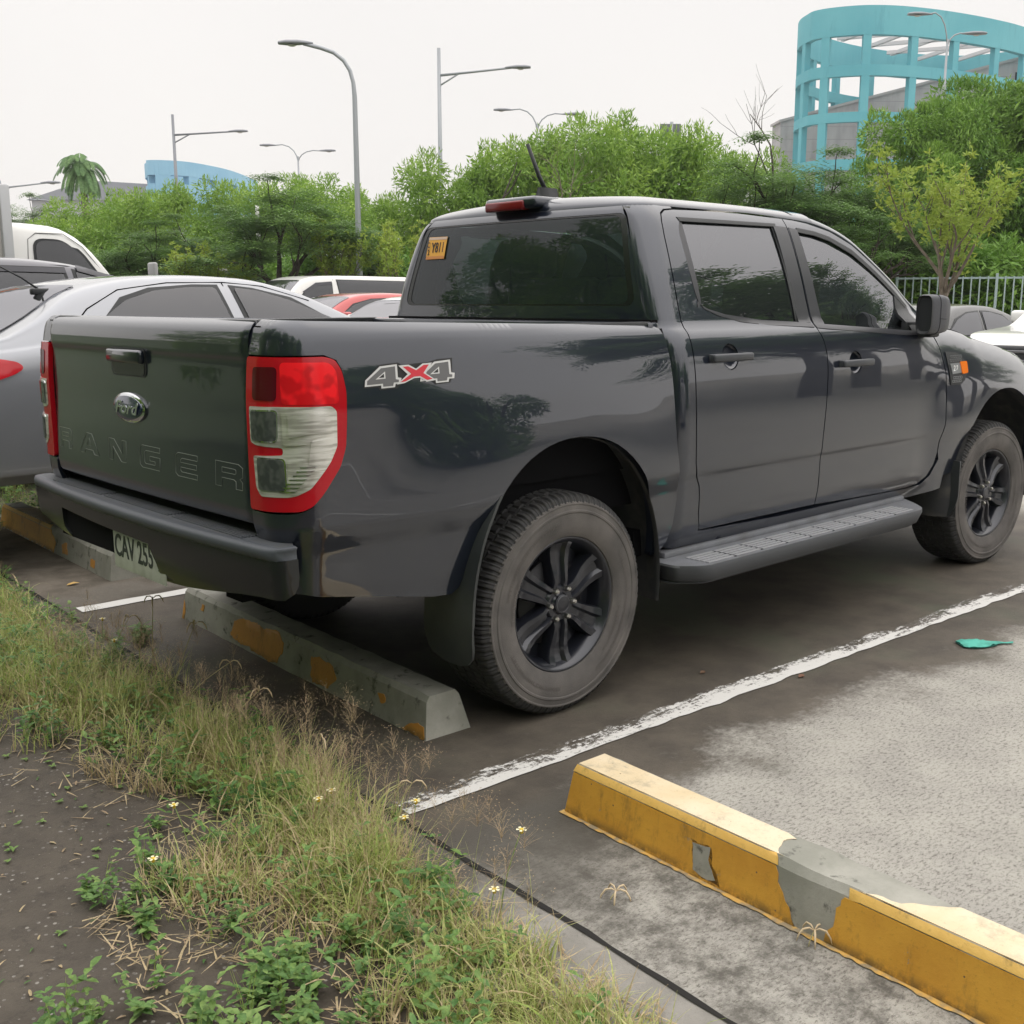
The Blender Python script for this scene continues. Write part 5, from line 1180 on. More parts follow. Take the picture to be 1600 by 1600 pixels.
# ------------------------------------------------------------------ other vehicles (local x runs from the tail to the nose)
RUB = P('tyre_rubber', (.03, .03, .03), .8); ALLOY = P('alloy_wheel', (.42, .43, .45), .3, .7)
CARGLASS = tinted('car_glass', (.9, 1, 1), 1.75, .15); PALEGLASS = tinted('pale_car_glass', (.95, 1, 1), 2.4, .15)
def car(name, label, cat, L, W, top, belt, loc, rz, paint, wins, group, glass=None, front=None, rear=None, wheels=(.85, 3.4), wr=.32, lean=.74, trim=None, extra=None, z0=.25, lights=()):
    t = thing(name, label, cat, loc, rz, group); zt, zb = spl(top), spl(belt)
    def wid(x):
        e = min(x, L-x); q = max(0, 1-e/.55)
        return W*(1-.30*q**2.4)
    def section(x):
        w = wid(x); b = zb(x); T = max(zt(x), b+.012); k = min(1, (T-b)/.38); wr_ = lerp(w*.93, w*lean, k); h = T-b
        zz = z0+.16*max(0, 1-min(x, L-x)/.4)
        pts = [(w*.86, zz-.02), (w*.95, zz+.06), (w*.985, .55), (w, .78), (w*.985, b-.10), (w*.955, b-.015), (w*.935, b)]
        m = lambda f: lerp(w*.935, wr_, f)
        pts += [(m(.35)+.010*k, b+h*.30), (m(.70)+.010*k, b+h*.62), (m(.97), b+h*.86), (wr_-.05, b+h*.955), (wr_*.7, b+h*.985), (wr_*.35, b+h*.997), (0, T)]
        return curve(pts, 3, False)
    n = int(L/.075); rows = []
    for i in range(n+1):
        x = L*i/n; s = section(x); rows.append([(x, -y, z) for y, z in s]+[(x, y, z) for y, z in s[:-1][::-1]])
    mb = MB(); mb.grid(rows)
    for r in (rows[0], rows[-1]): mb.add(r, [tuple(range(len(r)))])
    body = mb.build('body', paint, t, auto=38)
    def side(x, z):
        s = section(x); prev = s[0]
        for p in s[1:]:
            if p[1] >= z: f = (z-prev[1])/max(1e-6, p[1]-prev[1]); return lerp(prev[0], p[0], f)
            prev = p
        return s[-1][0]
    def topz(x, y):
        s = section(x); y = abs(y); prev = s[-1]
        for p in s[::-1][1:]:
            if p[0] >= y: f = (y-prev[0])/max(1e-6, p[0]-prev[0]); return lerp(prev[1], p[1], f)
            prev = p
        return s[0][1]
    for sg, fl in ((1, False), (-1, True)):
        sf = lambda x, z, g=sg: (x, -g*side(x, z), z)
        for wn in wins.get('side', ()):
            big = shrink(wn, 1.0)
            panel('window_trim', [(q[0]+(.025 if q[0] > sum(a for a, b in wn)/len(wn) else -.025), q[1]+(.018 if q[1] > sum(b for a, b in wn)/len(wn) else -.018)) for q in wn], sf, trim or BLACK, t, .07, off=.004, thick=.004, flip=fl)
            panel('window', rounded(wn, .02, 3), sf, glass or CARGLASS, t, .07, off=.009, thick=.002, flip=fl)
        for ln in wins.get('seam', ()):
            mb = MB(); mb.tube([(x, -sg*(side(x, z)+.001), z) for x, z in ln], .004, 4, False); mb.build('door_seam', DARK, t)
        for lm, poly in lights: panel('lamp', rounded(poly, .02, 3), sf, lm, t, .04, off=.012, thick=.01, flip=fl)
        for wx in wheels:
            A = [(wx+(wr+.045)*math.cos(R(a)), max(z0-.02, wr+(wr+.045)*math.sin(R(a)))) for a in range(0, 181, 12)]+[(wx-wr-.04, z0-.02), (wx+wr+.04, z0-.02)]
            A = A[:16]+[(wx-wr-.045, z0-.01), (wx+wr+.045, z0-.01)]
            panel('wheel_arch', A, sf, DARK, t, .08, off=.003, thick=.002, flip=fl)
            mb = MB(); mb.lathe([(.0, wr*.62), (-.005, wr*.66), (-.012, wr*.9), (0, wr*.985), (.03, wr), (.17, wr), (.19, wr*.9)], 32, 'y', (wx, -W*.965-.0, wr)); 
            if sg < 0: mb.v = [(v[0], -v[1], v[2]) for v in mb.v]
            wo = mb.build('wheel', RUB, t, True)
            mb = MB(); mb.lathe([(.0, .001), (-.004, wr*.12), (.012, wr*.2), (.005, wr*.55), (-.008, wr*.62)], 32, 'y', (wx, -W*.965, wr))
            if sg < 0: mb.v = [(v[0], -v[1], v[2]) for v in mb.v]
            mb.build('rim', ALLOY, wo, True)
        mx_ = wins.get('mirror')
        if mx_:
            mb = MB(); x, z = mx_; yy = side(x, z); mb.box((x-.05, -sg*(yy+.04), z+.0), (x+.07, -sg*(yy+.20), z+.13), .03); mb.box((x-.01, -sg*(yy-.02), z+.01), (x+.04, -sg*(yy+.07), z+.05), .01)
            mb.build('wing_mirror', wins.get('mirror_mat', paint), t, auto=50)
    tz = lambda x, y: (x, y, topz(x, y))
    for nm, key in (('windscreen', 'front'), ('rear_window', 'back')):
        if key in wins:
            x0, x1, hw0, hw1 = wins[key]
            poly = rounded([(x0, -hw0), (x1, -hw1), (x1, hw1), (x0, hw0)], .04, 3)
            panel(nm, poly, tz, wins.get('screen_glass', PALEGLASS), t, .08, off=.008, thick=.004)
    if extra: extra(t, side, topz)
    return t
def cpaint(name, col, metal=0., rough=.3): return P(name, col, rough, metal, 1.0)
ROW = 'cars parked facing the truck bay across the aisle'
HEAD = P('headlamp_glass', (.5, .52, .52), .12, .6, coat=1)
# silver saloon in the next bay
def silver_extra(t, side, topz):
    mb = MB(); rows = []
    for k in range(7):                        # slim shark base and stub aerial
        pass
    x = 1.02; z = topz(x, -.35)
    mb.box((x-.05, -.02-.30, z-.005), (x+.05, .02-.30, z+.03), .008); mb.build('aerial_base', BLACK, t, auto=50)
    mb = MB(); mb.tube([(x, -.30, z+.02), (x-.09, -.30, z+.085), (x-.24, -.30, z+.165)], [.006, .005, .004], 6); mb.build('aerial', BLACK, t, True)
    mb = MB()
    mb.box((-.03, -.72, .34), (.06, .72, .55), .03); mb.build('bumper_insert', DARK, t, auto=50)
SILVER = cpaint('silver_paint', (.27, .28, .305), .5, .3)
car('silver_car', 'silver saloon car beside the far side of the pickup truck bed', 'car', 4.5, .88,
    [(0, .98), (.04, 1.10), (.30, 1.17), (.62, 1.215), (.80, 1.30), (1.05, 1.455), (1.2, 1.50), (1.45, 1.54), (1.75, 1.553), (2.1, 1.54), (2.4, 1.48), (2.75, 1.33), (3.15, 1.13), (3.3, 1.10), (4.2, .96), (4.45, .80), (4.5, .70)],
    [(0, .96), (.3, 1.12), (.62, 1.16), (1.0, 1.19), (2.0, 1.16), (3.0, 1.09), (3.3, 1.06), (4.2, .94), (4.5, .68)], (-1.35, 3.12, 0), 0, SILVER,
    {'side': [[(1.20, 1.325), (1.32, 1.40), (1.50, 1.452), (1.72, 1.472), (1.88, 1.472), (1.94, 1.19), (1.12, 1.24)], [(2.00, 1.470), (2.15, 1.455), (2.35, 1.40), (2.62, 1.29), (2.84, 1.18), (2.06, 1.18)]],
     'seam': [[(.95, 1.22), (1.10, 1.36), (1.30, 1.46), (1.6, 1.50), (1.95, 1.505), (2.2, 1.485), (2.5, 1.40)], [(1.94, 1.50), (2.0, 1.19), (2.0, .5)]],
     'back': (.55, 1.13, .60, .52), 'front': (2.45, 3.12, .50, .60), 'mirror': (2.8, 1.12)}, 'cars parked in the same row as the truck', wheels=(1.62, 3.7), lean=.70, extra=silver_extra, z0=.50,
    lights=[(P('saloon_tail_lamp', (.55, .01, .02), .12, coat=.3), [(.02, 1.09), (.34, 1.125), (.56, 1.125), (.68, 1.105), (.71, 1.075), (.66, 1.045), (.46, .985), (.02, .90)])])
# dark suv behind it
SUVP = cpaint('dark_suv_paint', (.10, .10, .115), .5, .3)
car('dark_suv', 'dark grey SUV with window visors behind the silver car', 'car', 4.6, .92,
    [(0, .9), (.05, 1.2), (.3, 1.62), (.6, 1.70), (1.2, 1.735), (1.8, 1.73), (2.2, 1.70), (2.5, 1.63), (2.8, 1.52), (3.3, 1.22), (3.5, 1.14), (4.4, 1.02), (4.6, .7)],
    [(0, .88), (.4, 1.18), (2.0, 1.12), (3.3, 1.06), (4.3, .98), (4.6, .66)], (-1.5, 5.80, 0), 0, SUVP,
    {'side': [[(.55, 1.20), (.62, 1.60), (1.1, 1.64), (1.20, 1.18)], [(1.28, 1.18), (1.28, 1.645), (2.16, 1.63), (2.22, 1.16)], [(2.30, 1.15), (2.26, 1.62), (2.50, 1.57), (2.85, 1.42), (3.15, 1.20)]],
     'seam': [[(.6, 1.66), (1.4, 1.69), (2.2, 1.66), (2.6, 1.58), (2.95, 1.42)]], 'front': (2.6, 3.3, .55, .65), 'mirror': (3.0, 1.12)}, 'cars parked in the same row as the truck', wheels=(.9, 3.6), wr=.36, lean=.78,
    extra=lambda t, side, topz: [panel('window_visor', [(x0, 1.615), (x0, 1.655), (x1, z1+.035), (x1, z1)], lambda x, z: (x, -side(x, z), z), P('visor_smoke', (.05, .05, .06), .15), t, .06, off=.018, thick=.004) for x0, x1, z1 in ((1.26, 2.18, 1.60), (2.27, 2.72, 1.50))])
# small white box truck
WHT = cpaint('white_paint', (.74, .74, .72), 0, .35)
t = thing('box_truck', 'white box truck with pale cargo box behind the dark SUV at the left edge', 'truck', (1.18, 8.45, 0), 0, None)
rows = []
ttop = spl([(0, 2.13), (.05, 2.15), (.42, 2.13), (.62, 2.05), (.74, 1.94), (.86, 1.78), (1.02, 1.52), (1.15, 1.32), (1.5, 1.05)])
for i in range(23):
    x = 1.55*i/22; T = ttop(x); w = .85; b = min(1.42, T-.02); k = max(0, min(1, (T-b)/.6))
    s = curve([(w, .45), (w, .9), (w, b-.1), (w-.005, b), (w-.03*k, lerp(b, T, .5)), (w-.065*k, lerp(b, T, .86)), (w-.13*k-.02, lerp(b, T, .97)), (.4, T), (0, T+.012)], 3, False)
    rows.append([(x, -y, z) for y, z in s]+[(x, y, z) for y, z in s[:-1][::-1]])
mb = MB(); mb.grid(rows); mb.add(rows[0], [tuple(range(len(rows[0])))]); mb.add(rows[-1], [tuple(range(len(rows[0])))]); mb.build('cab', WHT, t, auto=40)
_cs = spl([(0, .847), (.25, .835), (.5, .820), (.7, .803), (.86, .785), (.97, .70), (1, .5)])
cabs = lambda sg: (lambda x, z: (x, -sg*_cs(max(0, (z-1.42)/max(.1, ttop(x)-1.42))), z))
for sg, fl in ((1, False), (-1, True)):
    wpoly = rounded([(.22, 1.45), (.22, 1.97), (.50, 1.965), (.64, 1.86), (.93, 1.50), (.96, 1.45)], [.05, .10, .08, .06, .03, .02])
    panel('window_seal', [(q[0]+(.02 if q[0] > .6 else -.02), q[1]+(.02 if q[1] > 1.7 else -.02)) for q in wpoly], cabs(sg), BLACK, t, .06, off=.014, thick=.014, flip=fl)
    panel('window', wpoly, cabs(sg), CARGLASS, t, .06, off=.019, thick=.003, flip=fl)
    mb = MB(); mb.tube([(.14, -sg*.852, 1.0), (.14, -sg*.826, 1.75), (.16, -sg*.80, 1.98), (.24, -sg*.79, 2.04), (.50, -sg*.79, 2.04), (.68, -sg*.80, 1.92), (1.0, -sg*.83, 1.50)], .005, 4, False); mb.build('door_seam', P('seam_grey', (.2, .2, .2), .8), t)
    mb = MB(); mb.tube([(1.18, -sg*.86, 1.40), (1.30, -sg*1.0, 1.42), (1.32, -sg*1.02, 1.62)], .012, 6); mb.box((1.26, -sg*.96, 1.52), (1.31, -sg*1.12, 1.78), .02); mb.build('wing_mirror', P('mirror_grey', (.3, .3, .3), .4), t, auto=50)
    for wx in (.75, -2.6):
        mb = MB(); mb.lathe([(.0, .01), (.0, .2), (-.02, .28), (.0, .36), (.2, .36), (.22, .3)], 28, 'y', (wx, -.86, .36)); 
        if sg < 0: mb.v = [(v[0], -v[1], v[2]) for v in mb.v]
        mb.build('wheel', RUB, t, True)
panel('windscreen', [(.66, -.62), (1.22, -.74), (1.22, .74), (.66, .62)], lambda x, y: (x, y, ttop(x)+.004), CARGLASS, t, .08, off=.008)
mb = MB(); mb.box((-3.6, -.95, .80), (-.06, .95, 2.42)); bx = mb.build('cargo_box', P('box_beige', (.50, .49, .45), .6, noise_=(5, (.42, .41, .38), .4, .7)), t)
mb = MB()
for x in (-3.62, -.13):
    for y in (-.97, .97): mb = MB(); mb.box((x, y-.035, .78), (x+.09, y+.035, 2.45), .008); mb.build('box_frame', P('box_frame_alu', (.42, .43, .44), .45, .4), bx, auto=40)
mb = MB(); mb.box((-3.62, -.97, 2.42), (-.04, .97, 2.46), .01); mb.build('box_roof', MATS['box_frame_alu'], bx, auto=40)
mb = MB(); mb.box((-.60, -.958, 2.28), (-.30, -.951, 2.34)); mb.build('box_marker', P('marker_orange', (.7, .15, .03), .4), bx)
mb = MB(); mb.box((-3.5, -.4, .5), (1.3, .4, .78)); mb.build('chassis', DARK, t)
# cars across the aisle, noses towards us
car('white_van', 'white passenger van with long dark side windows, under the lamp post', 'van', 5.1, .94,
    [(0, 1.0), (.06, 1.5), (.25, 1.86), (.6, 1.93), (3.0, 1.95), (3.7, 1.93), (4.05, 1.84), (4.35, 1.60), (4.62, 1.36), (4.75, 1.22), (4.95, 1.10), (5.1, .7)],
    [(0, .95), (.4, 1.30), (2.0, 1.30), (4.0, 1.27), (4.6, 1.17), (4.95, 1.03), (5.1, .66)], (14.65, 18.34, 0), math.pi, WHT,
    {'side': [[(.45, 1.38), (.50, 1.80), (3.18, 1.83), (3.12, 1.34)], [(3.36, 1.36), (3.34, 1.76), (3.72, 1.74), (4.02, 1.58), (4.26, 1.36)]], 'front': (4.06, 4.60, .66, .74), 'mirror': (4.12, 1.28), 'mirror_mat': BLACK,
     'seam': [[(3.28, 1.85), (3.26, .6)], [(.6, 1.22), (4.3, 1.20)]]}, ROW, wheels=(.95, 4.2), wr=.34, lean=.80,
    extra=lambda t, side, topz: [panel('window_visor', [(3.33, 1.73), (3.33, 1.80), (3.75, 1.77), (4.10, 1.58), (4.06, 1.54), (3.70, 1.71)], lambda x, z: (x, side(x, z), z), MATS['visor_smoke'], t, .06, off=.02, thick=.004, flip=True)])
car('red_hatchback', 'red hatchback in front of the white van', 'car', 4.0, .85,
    [(0, .8), (.06, 1.1), (.35, 1.42), (.7, 1.50), (1.4, 1.535), (1.9, 1.52), (2.3, 1.44), (2.75, 1.20), (3.0, 1.05), (3.7, .92), (3.95, .75), (4.0, .65)],
    [(0, .76), (.4, 1.10), (1.5, 1.06), (2.8, 1.00), (3.7, .88), (4.0, .6)], (10.95, 13.66, 0), math.pi, cpaint('red_paint', (.45, .05, .05), .1),
    {'side': [[(.62, 1.15), (.75, 1.38), (1.30, 1.42), (1.34, 1.10)], [(1.42, 1.10), (1.40, 1.42), (1.85, 1.405), (2.2, 1.32), (2.60, 1.09)]], 'front': (2.22, 2.85, .58, .66), 'mirror': (2.5, 1.07)}, ROW, wheels=(.7, 3.15), lean=.74)
car('white_small_car', 'white car just showing between the red hatchback and the truck cab', 'car', 4.1, .85,
    [(0, .8), (.06, 1.1), (.35, 1.38), (1.4, 1.48), (1.9, 1.46), (2.3, 1.38), (2.85, 1.10), (3.0, 1.04), (3.8, .92), (4.1, .65)],
    [(0, .76), (.4, 1.06), (1.5, 1.02), (2.8, .98), (3.8, .88), (4.1, .6)], (10.6, 11.2, 0), math.pi, WHT,
    {'side': [[(.62, 1.12), (.75, 1.33), (1.30, 1.37), (1.34, 1.07)], [(1.42, 1.07), (1.40, 1.37), (1.85, 1.355), (2.2, 1.27), (2.60, 1.06)]], 'front': (2.25, 2.85, .56, .64), 'mirror': (2.5, 1.04)}, ROW, wheels=(.7, 3.2), lean=.74)
car('black_sedan', 'black sedan parked behind the white SUV bonnet, in front of the fence', 'car', 4.4, .86,
    [(0, .8), (.05, .95), (.5, 1.00), (.75, 1.05), (1.3, 1.25), (1.7, 1.33), (2.1, 1.345), (2.45, 1.33), (2.75, 1.25), (3.3, 1.00), (3.45, .95), (4.2, .82), (4.4, .6)],
    [(0, .76), (.7, .96), (2.0, .98), (3.3, .93), (4.2, .79), (4.4, .56)], (11.95, 2.98, 0), math.pi, P('black_car_paint', (.012, .013, .015), .25, 0, .5),
    {'side': [[(1.22, 1.05), (1.52, 1.20), (1.80, 1.245), (2.00, 1.25), (2.08, 1.01)], [(2.18, 1.01), (2.10, 1.25), (2.40, 1.235), (2.65, 1.17), (3.02, 1.0)]], 'front': (2.72, 3.28, .52, .62)}, ROW, wheels=(.85, 3.6), lean=.72)
def suv_front(t, side, topz):
    mb = MB(); mb.box((4.36, -.62, .62), (4.47, .62, .98), .03); gr = mb.build('grille', BLACK, t, auto=50)
    mb = MB()
    for k in range(4): mb.box((4.465, -.60, .66+k*.085), (4.49, .60, .685+k*.085), .006)
    mb.build('grille_bar', P('grille_grey', (.16, .16, .17), .3, .5), gr, auto=50)
    mb = MB()
    for y in (-.36, -.12, .12, .36): mb.box((4.22, y-.07, .99), (4.27, y+.07, 1.035), .004)
    mb.build('bonnet_badge_bar', BLACK, t)
    for sg in (-1, 1):
        mb = MB(); mb.box((4.28, sg*.56, .80), (4.45, sg*.82, .95), .03); mb.build('headlamp', HEAD, t, auto=50)
car('white_suv', 'white SUV nose with black grille at the right edge, beyond the truck bonnet', 'car', 4.5, .95,
    [(0, 1.0), (.08, 1.4), (.35, 1.72), (.8, 1.78), (2.2, 1.76), (2.6, 1.66), (3.15, 1.22), (3.3, 1.14), (4.1, 1.08), (4.35, 1.03), (4.45, .9), (4.5, .7)],
    [(0, .95), (.5, 1.16), (2.5, 1.12), (3.2, 1.10), (4.1, 1.05), (4.4, .98), (4.5, .66)], (12.1, .62, 0), math.pi, WHT,
    {'side': [[(.6, 1.22), (.7, 1.62), (1.45, 1.65), (1.5, 1.2)], [(1.6, 1.2), (1.58, 1.65), (2.3, 1.62), (2.85, 1.22)]], 'front': (2.62, 3.15, .62, .72), 'mirror': (2.75, 1.15)}, ROW, wheels=(.9, 3.6), wr=.37, lean=.80, extra=suv_front)
# outside the frame but mirrored in the truck's flank
car('silver_hatchback', 'pale hatchback parked beyond the empty bay, seen mirrored in the truck side', 'car', 4.0, .85,
    [(0, .8), (.06, 1.1), (.35, 1.42), (.7, 1.50), (1.4, 1.535), (1.9, 1.52), (2.3, 1.44), (2.75, 1.20), (3.0, 1.05), (3.7, .92), (3.95, .75), (4.0, .65)],
    [(0, .76), (.4, 1.10), (1.5, 1.06), (2.8, 1.00), (3.7, .88), (4.0, .6)], (-.6, -9.0, 0), 0, cpaint('pale_silver_paint', (.6, .6, .6), .2),
    {'side': [[(.62, 1.15), (.75, 1.38), (1.30, 1.42), (1.34, 1.10)], [(1.42, 1.10), (1.40, 1.42), (1.85, 1.405), (2.2, 1.32), (2.60, 1.09)]], 'front': (2.22, 2.85, .58, .66), 'mirror': (2.5, 1.07)}, None, wheels=(.7, 3.15), lean=.74)
# ------------------------------------------------------------------ lamps, fence, buildings
GALV = P('galvanised_steel', (.33, .35, .37), .5, .5); GALVD = P('lamp_grey', (.22, .23, .25), .5, .4)
ACR = Vector((.736, -.677, 0))               # direction roughly across the view
def gp(px, depth): v = at(px, 467, depth); return Vector((v.x, v.y, 0))
def lamp(label, base, H, arms, r=.075, mat=GALV, scale=1):
    t = thing('street_lamp', label, 'street lamp', tuple(base), 0, 'street lamps around the car park')
    for kind, side_, reach, rise in arms: pass
    curved = [a for a in arms if a[0] == 'curve']; straight = [a for a in arms if a[0] == 'bar']
    mb = MB(); top = H
    if curved and len(arms) == 1:
        _, sg, reach, rise = curved[0]; d = ACR*sg
        pts = [Vector((0, 0, z)) for z in (0, H*.3, H*.6, H-1.2)]+[d*reach*f+Vector((0, 0, H-1.2+rise*q)) for f, q in ((.02, .28), (.08, .52), (.20, .72), (.40, .88), (.65, .97), (1, 1.06))]
        mb.tube(pts, [r, r*.95, r*.85, r*.75]+[r*.62]*6, 10); tip = pts[-1]; tips = [(tip, d)]
    else:
        mb.tube([(0, 0, 0), (0, 0, H*.5), (0, 0, H)], [r, r*.85, r*.65], 10); tips = []
    mb.build('pole', mat, t, True)
    if not (curved and len(arms) == 1):
        for kind, sg, reach, rise in arms:
            d = ACR*sg; mb = MB()
            if kind == 'bar':
                z0 = H-.9*scale; tip = d*reach+Vector((0, 0, z0+rise)); mb.tube([Vector((0, 0, z0)), tip], [r*.5, r*.38], 8)
                mb.tube([Vector((0, 0, z0-.35*scale)), d*reach*.28+Vector((0, 0, z0+rise*.28))], r*.3, 6)
            else:
                pts = [d*reach*f+Vector((0, 0, H-.3+rise*q)) for f, q in ((0, 0), (.05, .35), (.16, .65), (.34, .88), (.6, 1), (1, .95))]; mb.tube(pts, r*.42, 8); tip = pts[-1]
            mb.build('arm', mat, t, True); tips.append((tip, d))
    for tip, d in tips:
        mb = MB(); rows = []
        for f, w_, h_ in ((-.25, .03, .03), (-.1, .07, .06), (.15, .15, .09), (.45, .17, .09), (.65, .10, .06)):
            c = tip+d*f*scale; s_ = Vector((-d.y, d.x, 0)); rows.append([c+s_*w_*scale*math.cos(a)+Vector((0, 0, h_*scale*math.sin(a)*(1 if math.sin(a) > 0 else .4))) for a in [2*math.pi*k/10 for k in range(10)]])
        mb.grid(rows, True); mb.add(rows[0], [tuple(range(10))]); mb.add(rows[-1], [tuple(range(10))]); hd = mb.build('lamp_head', GALVD, t, True)
        mb = MB(); c = tip+d*.3*scale-Vector((0, 0, .045*scale)); mb.lathe([(0, .001), (-.02*scale, .08*scale), (0, .12*scale)], 12, 'z', c); mb.build('lamp_lens', P('lamp_lens', (.5, .5, .48), .2), hd, True)
    mb = MB(); mb.box((-.16, -.16, 0), (.16, .16, .03)); mb.box((-.10, -.09, .45), (-.06, .09, .95)); mb.build('base_plate', GALVD, t)
    return t
lamp('tall curved street lamp on a pale pole, nearest and left of the truck cab', gp(563, 30), 7.85, [('curve', -1, 1.30, 1.25)], .085)
lamp('straight pole street lamp with one long arm pointing right, behind the truck roof', gp(691, 40), 10.0, [('bar', 1, 2.55, .25)], .095)
lamp('dark straight street lamp with arm pointing right, in front of the distant blue tower', gp(286, 52), 9.75, [('bar', 1, 2.75, .15)], .095, GALVD)
lamp('double armed street lamp above the trees behind the truck roof', gp(839, 52), 9.3, [('curve', 1, 1.35, .75), ('curve', -1, 1.35, .95)], .07)
lamp('double armed street lamp over the trees left of the tall curved lamp', gp(474, 60), 8.9, [('curve', 1, 1.35, .6), ('curve', -1, 1.35, .9)], .07)
lamp('double armed street lamp in front of the turquoise ring tower', gp(1453, 42), 10.7, [('curve', 1, .75, .5), ('curve', -1, .85, 1.2)], .06)
lamp('curved street lamp rising behind the box truck at the left edge', gp(16, 40), 6.5, [('curve', -1, 1.2, .9)], .08)
lamp('street lamp with long arm pointing right at the far left', gp(10, 52), 7.4, [('bar', 1, 2.3, .25)], .09)
lamp('thin distant street lamp with arm pointing left, between the palm and blue tower', gp(115, 80), 9.2, [('curve', -1, 1.6, .4)], .07)
# back of a road sign over the trees
b = gp(1041, 45); t = thing('road_sign', 'grey back of a road sign above the trees, seen over the truck roof', 'road sign', tuple(b), math.atan2(ACR.y, ACR.x))
mb = MB(); mb.tube([(.05, 0, 0), (.05, 0, 8.3)], .07, 8); mb.build('post', GALV, t, True)
mb = MB(); mb.box((-.42, -.05, 7.55), (.42, -.01, 8.22), .03); mb.build('sign_panel', P('sign_back_grey', (.13, .14, .15), .5, .2), t, auto=40)
mb = MB(); mb.box((-.40, -.01, 7.70), (.40, .04, 7.76)); mb.build('bracket', GALV, t); mb = MB(); mb.box((-.40, -.01, 8.0), (.40, .04, 8.06)); mb.build('bracket', GALV, t)
# steel picket fence
FEN = P('fence_paint', (.34, .43, .43), .5, .2)
def fence(label, a, b, h, step=.20, parts=True):
    d = (b-a); L = d.length; ang = math.atan2(d.y, d.x); t = thing('picket_fence', label, 'fence', tuple(a), ang)
    n = int(L/step)
    if parts and n < 95:
        for i in range(n+1):
            mb = MB(); x = i*step; big = i % 12 == 0; r = .03 if big else .016; mb.box((x-r, -r, 0), (x+r, r, h+(.05 if big else -.02))); mb.build('post' if big else 'picket', FEN, t)
    else:
        mb = MB()
        for i in range(n+1): x = i*step; mb.box((x-.018, -.018, 0), (x+.018, .018, h-.02))
        o = mb.build('pickets', FEN, t); o['kind'] = 'stuff'
    for z in (h-.08, .25): mb = MB(); mb.box((0, .022, z), (L, .055, z+.045)); mb.build('rail', FEN, t)
    return t
fence('pale blue grey steel picket fence behind the black sedan', gp(1400, 27.5), gp(1700, 26), 1.95, .19)
fence('pale blue grey steel picket fence running on beyond the right edge', gp(1712, 26), gp(2250, 24), 1.95, .19)
fence('short run of pale picket fence under the trees behind the silver car', gp(362, 33), gp(425, 33), 2.05, .17)
t = thing('gate_post', 'pale concrete gate post left of the far picket fence', 'post', tuple(gp(351, 33))); mb = MB(); mb.box((-.28, -.28, 0), (.28, .28, 2.25), .02); mb.box((-.33, -.33, 2.25), (.33, .33, 2.33), .02); mb.build('shaft', P('post_concrete', (.42, .40, .38), .9), t, auto=40)
t = thing('barrier_pole', 'thin red and white striped pole standing among the trees', 'pole', tuple(gp(408, 36)))
for k in range(10):
    mb = MB(); mb.lathe([(0, .001), (0, .06), (.44, .06), (.44, .001)], 10, 'z', (0, 0, k*.44)); mb.build('stripe_band', P('stripe_white', (.7, .7, .68), .6) if k % 2 else P('stripe_grey', (.35, .36, .36), .6), t, True)
# ---- towers
TURQ = NT('turquoise_paint'); v = TURQ.tc.outputs['Object']
cc = TURQ.mix(TURQ.mapr(TURQ.noise(v, .12, 4), .35, .65), (.085, .34, .40), (.12, .40, .45)); stn = TURQ.noise(TURQ.mapping(v, sc_=(1, 1, .18)), 1.0, 5, .7)
cc = TURQ.mix(TURQ.math('MULTIPLY', TURQ.mapr(stn, .55, .75), .55), cc, (.06, .25, .31)); TURQ.put(TURQ.b.inputs['Base Color'], cc); TURQ.b.inputs['Roughness'].default_value = .8
WALLG = NT('weathered_grey_wall'); v = WALLG.tc.outputs['Object']
cc = WALLG.mix(WALLG.mapr(WALLG.noise(WALLG.mapping(v, sc_=(1, 1, .3)), .6, 5, .6), .35, .7), (.42, .41, .41), (.30, .29, .30)); wv_ = WALLG.math('FRACT', WALLG.math('MULTIPLY', WALLG.sep(v)[2], .8)); cc = WALLG.mix(WALLG.mapr(wv_, .06, .02), cc, (.27, .26, .27)); WALLG.put(WALLG.b.inputs['Base Color'], cc); WALLG.b.inputs['Roughness'].default_value = .9
def ringband(name, plan, z0, z1, th, mat, par, zt=None):
    c = Vector((sum(p[0] for p in plan)/len(plan), sum(p[1] for p in plan)/len(plan))); mb = MB(); A = []
    n = len(plan); outp = [Vector(p) for p in plan]; inp = []
    for i in range(n):
        d = outp[(i+1) % n]-outp[i-1]; nn = Vector((d.y, -d.x)).normalized()
        if nn.dot(c-outp[i]) < 0: nn = -nn
        inp.append(outp[i]+nn*th)
    f = zt or (lambda p: z1)
    mb.grid([[(p.x, p.y, z0) for p in outp], [(p.x, p.y, f(p)) for p in outp], [(p.x, p.y, f(p)) for p in inp], [(p.x, p.y, z0) for p in inp], [(p.x, p.y, z0) for p in outp]], True)
    return mb.build(name, mat, par)
